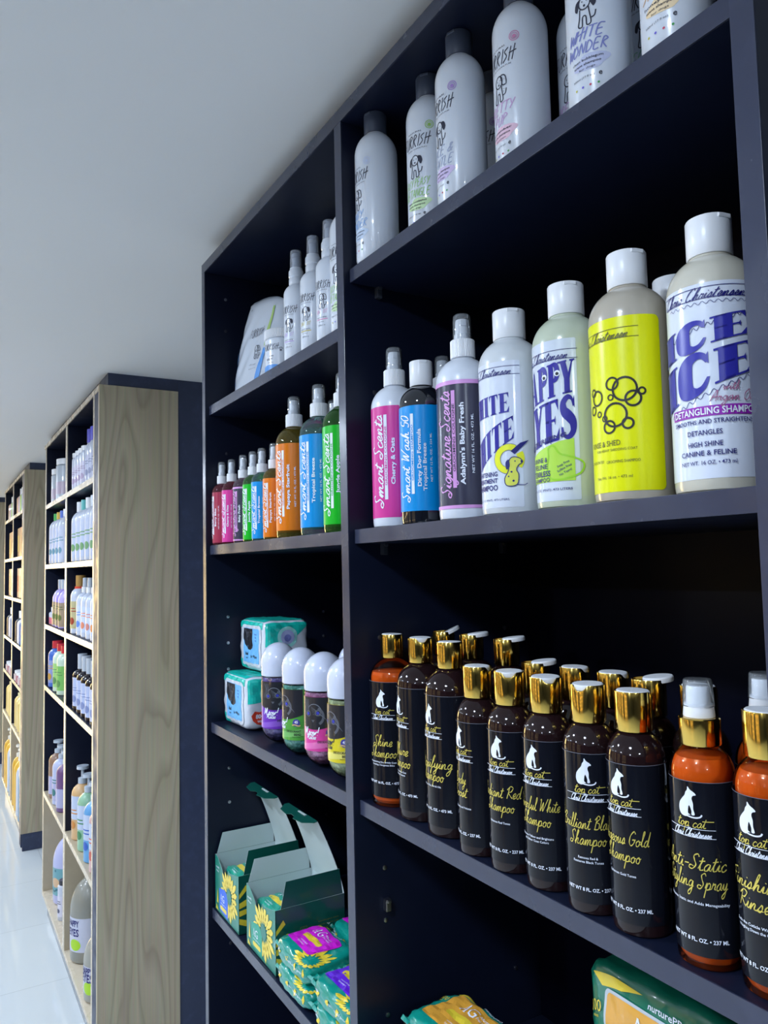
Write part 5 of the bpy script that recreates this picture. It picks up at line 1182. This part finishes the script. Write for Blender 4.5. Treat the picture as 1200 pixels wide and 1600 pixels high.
    link('pill_print', on_plane(rrect(.034, .072, .012, .020, .004), lambda a, b: (-.0011, -a, b)), petal, fr)
    link('lettering', on_plane(merge(mv(serif('A', .014, .010, thick=.14), .040, .036), mv(sans('G', .014, 0), .052, .036), mv(sans('Allergen Free', .0034, 0, .030), .052, .025)), lambda a, b: (-.0011, -a, b)), white_ink, fr)
    link('lettering', on_plane(merge(mv(sans('nurturePRO', .0038, .01, .020), .018, H-.020), mv(sans('100 wipes', .0030, .01, .016), .018, H-.027)), lambda a, b: (-.0008, -a, b)), white_ink, fr)
    link('petal_print', on_plane(merge(poly([(.006, .004), (.010, .014), (.022, .004)]), poly([(.012, .018), (.016, .046), (.021, .018)])), fm), petal, fr)
    sm = lambda a, b: (a, -Wd-.0007, b)
    link('flower_print', on_plane(merge(poly([(.0005, .058), (.022, .066), (.030, .062), (.016, .052), (.0005, .048)]), poly([(.0005, .044), (.030, .048), (.034, .040), (.0005, .034)]), poly([(.0005, .030), (.024, .022), (.014, .014), (.0005, .020)]), poly([(.0005, .074), (.014, .090), (.018, .082), (.0005, .066)])), sm), petal, sd)
    link('lettering', on_plane(merge(*[mv(sans(s_, .0026, 0, .040), .100, .072-.006*i) for i, s_ in enumerate(('hypoallergenic wipes', 'gentle on the coat', 'for dogs and cats', 'safe for daily use'))]), sm), mat('faded_gold_print', (.20, .20, .05), .4), sd)
    link('stamp_print', on_plane(merge(ribbon([(.046, .058), (.058, .058), (.058, .070), (.046, .070)], .0010, True), ring(.052, .064, .0035, .0008, 14)), sm), mat('faded_gold_print', (.20, .20, .05), .4), sd)
    return t
carton(.513, 1.582, 'opened green carton with a blue accent panel, far left on the bottom shelf', '2a66d8', 1)
carton(.515, 1.406, 'opened green carton with white lid raised, next to the stack of green packs', '179a80', 2)
for i, yc in enumerate((1.512, 1.336)):
    for k in range(2): green_pack((.552+.058*k, yc, 1.0150), (0, 0, DN), 'green wipes pack standing inside the %s open carton, %s one' % (('left', 'right')[i], ('front', 'rear')[k]), '179a80', .122, .053, .086 if k else .084, 11+i+2*k, 'green packs inside the cartons')

# ================================================================== stock on the far units (small in the photograph)
def far_item(name, label, cat, x, y, z, r, h, body, cap, ch=.03, cr=.45, lab=None, lz=(.12, .70), neck=.80, group=None, kind='cap', lc2=None):
    t = thing(name, label, cat, (x, y, z+.0003), math.radians(200), group)
    hb = h-ch
    key = (round(r, 4), round(hb, 4), round(neck, 2), round(cr, 2))
    link('body', cached(('fb',)+key, lambda: lathe([(0, .001), (r*.9, 0), (r, .004)]+shoulder(r, hb*neck, r*cr*.92, hb-.002, 7)+[(r*cr*.9, hb), (0, hb)], 26)), body, t)
    if kind == 'cap': link('cap', cached(('fc',)+key+(ch,), lambda: lathe([(0, hb), (r*cr, hb), (r*cr, h-.001), (r*cr*.95, h), (0, h)], 22)), cap, t)
    elif kind == 'pump':
        link('cap', cached(('fp',)+key+(ch,), lambda: lathe([(0, hb), (r*cr, hb), (r*cr, hb+ch*.3), (r*.15, hb+ch*.35), (r*.15, hb+ch*.8), (r*.55, hb+ch*.82), (r*.55, h), (0, h)], 22)), cap, t)
    elif kind == 'spray':
        link('collar', cached(('fs',)+key+(ch,), lambda: lathe([(0, hb), (r*cr, hb), (r*cr, hb+ch*.38), (0, hb+ch*.38)], 22)), cap, t)
        link('clear_cover', cached(('fs2',)+key+(ch,), lambda: lathe([(0, hb+ch*.39), (r*cr*.8, hb+ch*.39), (r*cr*.72, h-.002), (r*cr*.6, h), (0, h)], 22)), mat('cloudy_cover', (.50, .56, .64), .2, coat=.4), t)
    if lab: 
        l_ = link('label', cached(('fl',)+key+lz, lambda: band(r+.0004, hb*lz[0], hb*lz[1], -95, 95, 22)), lab, t)
        if lc2: link('print', cached(('fl2',)+key, lambda: wrap(merge(disc(0, hb*.28, r*.38, 14), rect(-r*.6, r*.6, hb*.48, hb*.50, 6), rect(-r*.5, r*.5, hb*.54, hb*.56, 6)), r+.0004, .0005)), lc2, l_)
    return t
fw_ = mat('far_white_plastic', (.55, .60, .72), .3, coat=.2)
fgr = mat('far_translucent', (.46, .52, .60), .3, coat=.3)
pal = lambda h, r=.35: mat('tone_'+h, hexc(h), r, coat=.3)
ords = ['first', 'second', 'third', 'fourth', 'fifth', 'sixth', 'seventh', 'eighth']
def row(ys, z, x, spec, where, group, **kw):
    for i, y in enumerate(ys):
        sp_ = spec[i % len(spec)] if len(spec) < len(ys) else spec[i]
        d = dict(kw); d.update(sp_); desc = d.pop('desc')
        nm = d.pop('name', 'bottle'); cat = d.pop('cat', 'bottle')
        far_item(nm, '%s, %s along, %s' % (desc, ords[i], where), cat, x+d.pop('dx', 0), y, z, group=group, **d)
S2 = 'second unit'
# second unit, near bay (y 2.94-3.56), from the near upright outwards
row([2.995, 3.07, 3.145, 3.215], 2.050, .555, [dict(desc='tall white bottle', cap=pal('8890b0')), dict(desc='tall white bottle', cap=pal('9aa0c8')), dict(desc='tall white bottle with blue cap', cap=pal('2a20c0')), dict(desc='tall white bottle with blue cap', cap=pal('2418b8'))], 'top shelf of the second unit', 'tall bottles on the top shelf of the second unit', r=.032, h=.222, body=fw_, ch=.055, cr=.8, lab=pal('b8bcd8'), lc2=pal('8088b0'))
row([3.285, 3.36, 3.435, 3.51], 2.050, .550, [dict(desc='short white jar with grey print')], 'top shelf of the second unit, near bay', 'short jars on the top shelf of the second unit', r=.033, h=.165, body=fw_, cap=white_cap, ch=.02, cr=.95, neck=.93, lab=pal('c8c4dc'), lc2=pal('a894b8'), name='jar', cat='jar')
row([3.93, 4.17], 2.050, .572, [dict(desc='large clear plastic jar with white lid', r=.064, h=.195), dict(desc='clear plastic jar with white lid', r=.055, h=.175)], 'far bay of the second unit', 'clear jars', body=fgr, cap=white_cap, ch=.028, cr=.98, neck=.95, name='jar', cat='jar', lab=pal('b8a8bc'), lz=(.15, .5))
row([3.03, 3.14, 3.25, 3.36, 3.47], 1.746, .552, [dict(desc='white bottle with white cap'), dict(desc='white bottle with pale cap', cap=pal('d0dcea')), dict(desc='white bottle with green mark', cap=white_cap), dict(desc='white bottle with teal cap', cap=pal('5cb8b8')), dict(desc='white bottle with orange mark')], 'second shelf of the second unit', 'white bottles on the second shelf of the second unit', r=.041, h=.255, body=fw_, cap=white_cap, ch=.042, cr=.5, lab=pal('c0cae2'), lc2=pal('70a070'), lz=(.08, .78))
row([3.86, 3.97, 4.08, 4.19], 1.746, .552, [dict(desc='white bottle with white cap'), dict(desc='white bottle with blue cap', cap=pal('5878d0')), dict(desc='white bottle with amber cap', cap=pal('d8b040')), dict(desc='white bottle with green cap', cap=pal('48b858'))], 'second shelf, far bay of the second unit', 'white bottles in the far bay of the second unit', r=.040, h=.255, body=fw_, cap=white_cap, ch=.035, cr=.5, lab=pal('c4cce4'), lc2=pal('6898b0'), lz=(.08, .78))
row([3.03, 3.13, 3.24, 3.35], 1.445, .550, [dict(desc='slim white spray with orange swoosh', lc2=pal('e09060')), dict(desc='slim white spray', lc2=pal('d08880')), dict(desc='slim white spray with rose print', lc2=pal('e08c70')), dict(desc='slim white spray with blue print', lc2=pal('5c88d8'))], 'third shelf of the second unit', 'slim sprays on the third shelf of the second unit', r=.036, h=.235, body=fw_, cap=white_cap, ch=.06, cr=.45, kind='spray', lab=pal('c8d4ee'))
far_item('bottle', "bottle with brown cap, red collar and busy label, second unit's third shelf", 'bottle', .550, 3.475, 1.445, .040, .245, fw_, pal('b08848'), .050, .5, pal('b8b088'), kind='cap', lc2=pal('a03828'))
link('red_collar', lathe([(0, 0), (.024, 0), (.024, .022), (0, .022)], 24), red_print, bpy.data.objects[[o.name for o in bpy.data.objects if o.get('label', '').startswith('bottle with brown cap')][0]]).location = (0, 0, .176)
row([3.85, 3.95, 4.05], 1.445, .552, [dict(desc='clear bottle with lilac dome', body=pal('b8a8e0')), dict(desc='clear bottle with lilac shoulder and floral print', body=pal('a090d8')), dict(desc='clear bottle with floral label', body=pal('c0b4e4'))], "second unit's far bay, third shelf", 'domed bottles in the far bay of the second unit', r=.040, h=.225, cap=fgr, ch=.045, cr=.38, lab=pal('a08c78'), lc2=pal('60703c'), lz=(.05, .66), neck=.70)
row([4.14, 4.19, 4.24], 1.445, .540, [dict(desc='small bottle with pink label')], "second unit's far bay, third shelf", 'small pink bottles in the far bay of the second unit', r=.020, h=.085, body=fw_, cap=white_cap, ch=.02, cr=.5, lab=pal('c85c80'), lz=(.05, .55))
row([3.02, 3.12, 3.22, 3.32, 3.42], 1.140, .550, [dict(desc='dark bottle with pale blue label and clear cover')], "second unit's fourth shelf", 'dark bottles with pale labels on the second unit', r=.038, h=.225, body=pal('14101c', .1), cap=fgr, ch=.060, cr=.5, kind='cap', lab=pal('b0bcdc'), lc2=pal('7888b8'), lz=(.10, .80), neck=.84)
row([3.40, 3.28], 1.140, .640, [dict(desc="dark bottle with tall clear cover, second unit's fourth shelf")], 'rear of that shelf', 'rear dark bottles on the second unit', r=.036, h=.250, body=pal('14101c', .1), cap=fgr, ch=.075, cr=.5, lab=pal('b0bcdc'), neck=.84)
row([3.87, 4.00, 4.17], 1.140, .555, [dict(desc='green and white bottle with red cap', lab=pal('78b860')), dict(desc='lime and white bottle with red cap', lab=pal('98c878')), dict(desc='blue bottle with red cap', body=pal('3c68c0'), lab=pal('8c98c8'), lc2=pal('c09040'))], "second unit's far bay, fourth shelf", 'red-capped bottles on the second unit', r=.045, h=.225, body=pal('c0d4c0'), cap=pal('c02438'), ch=.035, cr=.6, lc2=pal('5c8c50'))
row([3.03, 3.15, 3.29, 3.44, 3.51], .615, .556, [dict(desc='clear flip-top bottle with red liquid', lc2=pal('c05040'), body=pal('c8a0a0')), dict(desc='clear flip-top bottle with blue liquid', lc2=pal('2058b8'), body=pal('5c9cd0')), dict(desc='clear flip-top bottle with green liquid', lc2=pal('2f7c48'), body=pal('8cb898')), dict(desc='clear flip-top bottle with orange liquid', lc2=pal('c88030'), body=pal('d0a878')), dict(desc='clear flip-top bottle with red-orange liquid', lc2=pal('b04838'), body=pal('c89880'), dx=.08)], 'lower shelf of the second unit', 'coloured flip-top bottles on the second unit', r=.043, h=.290, cap=fgr, ch=.07, cr=.42, kind='pump', lab=pal('b8c4dc'), lz=(.38, .80))
row([3.87, 4.00, 4.13, 4.21], .615, .556, [dict(desc='dark purple flip-top bottle', body=pal('6a4a7c')), dict(desc='clear flip-top bottle with teal print', body=pal('b0b8d8'), lc2=pal('1c6c70')), dict(desc='brown flip-top bottle', body=pal('8c6c58')), dict(desc='lilac flip-top bottle', body=pal('b0a8d8'), dx=.09)], 'lower shelf, far bay of second unit', 'flip-top bottles in the far bay of the second unit', r=.045, h=.270, cap=fgr, ch=.06, cr=.42, kind='pump', lab=pal('a8a8cc'), lz=(.1, .5))
def jug(x, y, z, r, h, label, body, lab, accent, az=205, handle=True):
    t = thing('gallon_jug', label, 'jug', (x, y, z+.0003), math.radians(az))
    b = link('body', lathe([(0, .003), (r*.85, 0), (r*.97, .006), (r, .02), (r, h*.55)]+[(r*math.cos(a)+.0, h*.55+h*.37*math.sin(a)) for a in [PI/2*i/10*.80 for i in range(1, 11)]]+[(r*.25, h*.93), (.019, h*.94), (.019, h*.96), (0, h*.96)], 48), body, t)
    link('cap', lathe([(0, h*.955), (.021, h*.955), (.021, h-.002), (.019, h), (0, h)], 30), white_cap, t)
    if handle:
        P = spline([(-r*.25, 0, h*.90), (-r*.75, 0, h*.86), (-r*1.0, 0, h*.74), (-r*1.0, 0, h*.60)], 6); V = []; F = []
        for i, p in enumerate(P):
            for k in range(10):
                a = 2*PI*k/10; V.append((p[0]+.009*math.cos(a), p[1]+.011*math.sin(a), p[2]+.006*math.cos(a)))
            if i: F += [((i-1)*10+k, (i-1)*10+(k+1) % 10, i*10+(k+1) % 10, i*10+k) for k in range(10)]
        F += [tuple(range(10)), tuple(range(len(V)-1, len(V)-11, -1))]
        link('handle', mesh_from(V, F), body, t)
    l_ = link('label', rounded_band(r+.0006, h*.14, h*.52, -62, 62, .008), lab, t)
    link('accent_print', wrap(accent[0], r+.0006, .0006), accent[1], l_)
    link('lettering', wrap(accent[2], r+.0006, .0010), accent[3], l_)
    return t
eye = lambda h: (disc(.01, h*.22, .028, 22, .022), pal('a8d820'), merge(mv(sans('HAPPY', .024, .02, .06), .0, h*.46), mv(sans('EYES', .028, .02, .06), .0, h*.36)), navy_ink)
jug(.588, 3.455, .130, .075, .345, 'large jug with lime green dot on its label, lowest near compartment, second unit', pal('8c8c84', .3), pal('c4c8dc'), eye(.345))
jug(.570, 3.115, .130, .060, .250, 'smaller jug beside the large one, mostly hidden by the dark end strip', pal('9c9c94', .3), pal('c4c8dc'), eye(.25))
jug(.606, 4.085, .130, .078, .330, 'large white jug with teal picture label in the low far compartment of the second unit', pal('b4b8e0', .3), pal('68a0ac'), (disc(0, .105, .026, 20, .022), pal('d0ac88'), merge(ribbon([(-.05+.01*i, .07+.006*math.sin(i*1.2)) for i in range(11)], .008), mv(disc(0, .160, .006, 10), 0, 0)), pal('346c78')), 205, False)
far_item('tube', 'slim white tube with dark lettering leaning beside the white jug', 'tube', .548, 3.88, .130, .026, .175, fw_, pal('30303c'), .02, .8, pal('d0d0e4'), lc2=pal('484868'), neck=.96)

# third unit: coarser still
def u3row(z, y0, n, step, desc, group, **kw):
    for i in range(n):
        for b, yo in (('near', 0), ('far', .665)):
            far_item(kw.get('name', 'bottle'), '%s, %s along, %s bay, third unit' % (desc, ords[i], b), kw.get('cat', 'bottle'), kw.get('x', .555), y0+yo+i*step, z, kw['r'], kw['h'], kw['body'] if not isinstance(kw['body'], list) else kw['body'][i % len(kw['body'])], kw['cap'], kw.get('ch', .03), kw.get('cr', .5), kw.get('lab'), kind=kw.get('kind', 'cap'), group=group, neck=kw.get('neck', .8))
u3row(2.118, 5.52, 5, .11, 'bottle with orange and green label and white cap', 'bottles on the top shelf of the third unit', r=.040, h=.185, body=[pal('c89868'), pal('b4bce0'), pal('a8c858'), pal('c0a0a8')], cap=white_cap, ch=.05, lab=None)
u3row(1.232, 5.52, 4, .13, 'white bottle with pale cap', 'bottles on the fourth shelf of the third unit', r=.045, h=.215, body=[fw_, pal('3c68a8'), fw_, pal('303848')], cap=white_cap, ch=.05)
u3row(.970, 5.53, 4, .13, 'low rose and white tub', 'tubs on the fifth shelf of the third unit', r=.050, h=.070, body=[pal('b07888'), pal('c8b8c0')], cap=white_cap, ch=.02, cr=.9, neck=.95, name='tub', cat='tub')
u3row(.655, 5.50, 5, .11, 'yellow pump bottle', 'yellow pump bottles on the third unit', r=.042, h=.270, body=[pal('d8c078'), pal('e0cc90')], cap=pal('ece0b0'), ch=.06, kind='pump')
u3row(.130, 5.52, 4, .14, 'tall pump bottle', 'tall pump bottles at the bottom of the third unit', r=.052, h=.400, body=[pal('3c84b0'), pal('c8d0e0'), pal('e0b040'), pal('d8a838')], cap=pal('e8e4d8'), ch=.08, kind='pump')
def u3box(z, desc, cols, h):
    for b, yo in (('near', 0), ('far', .665)):
        for i in range(4):
            t = thing('carton', '%s, %s along, %s bay, third unit' % (desc, ords[i], b), 'carton', (.60, 5.545+yo+i*.145, z+.0003), 0, desc+'s on the third unit')
            link('box', cached(('u3b', h), lambda: boxes([(-.07, .07, -.062, .062, 0, h)], .002)), pal(cols[i % len(cols)], .5), t)
            link('front_label', cached(('u3l', h), lambda: boxes([(-.0712, -.0702, -.045, .045, h*.2, h*.75)], 0)), pal(cols[(i+1) % len(cols)], .4), t)
u3box(1.818, 'tan carton with yellow label', ('c8a070', 'd8b858', 'c08868'), .205)
u3box(1.537, 'beige carton with red label', ('d0b090', 'b85c48', 'd8bc98'), .205)
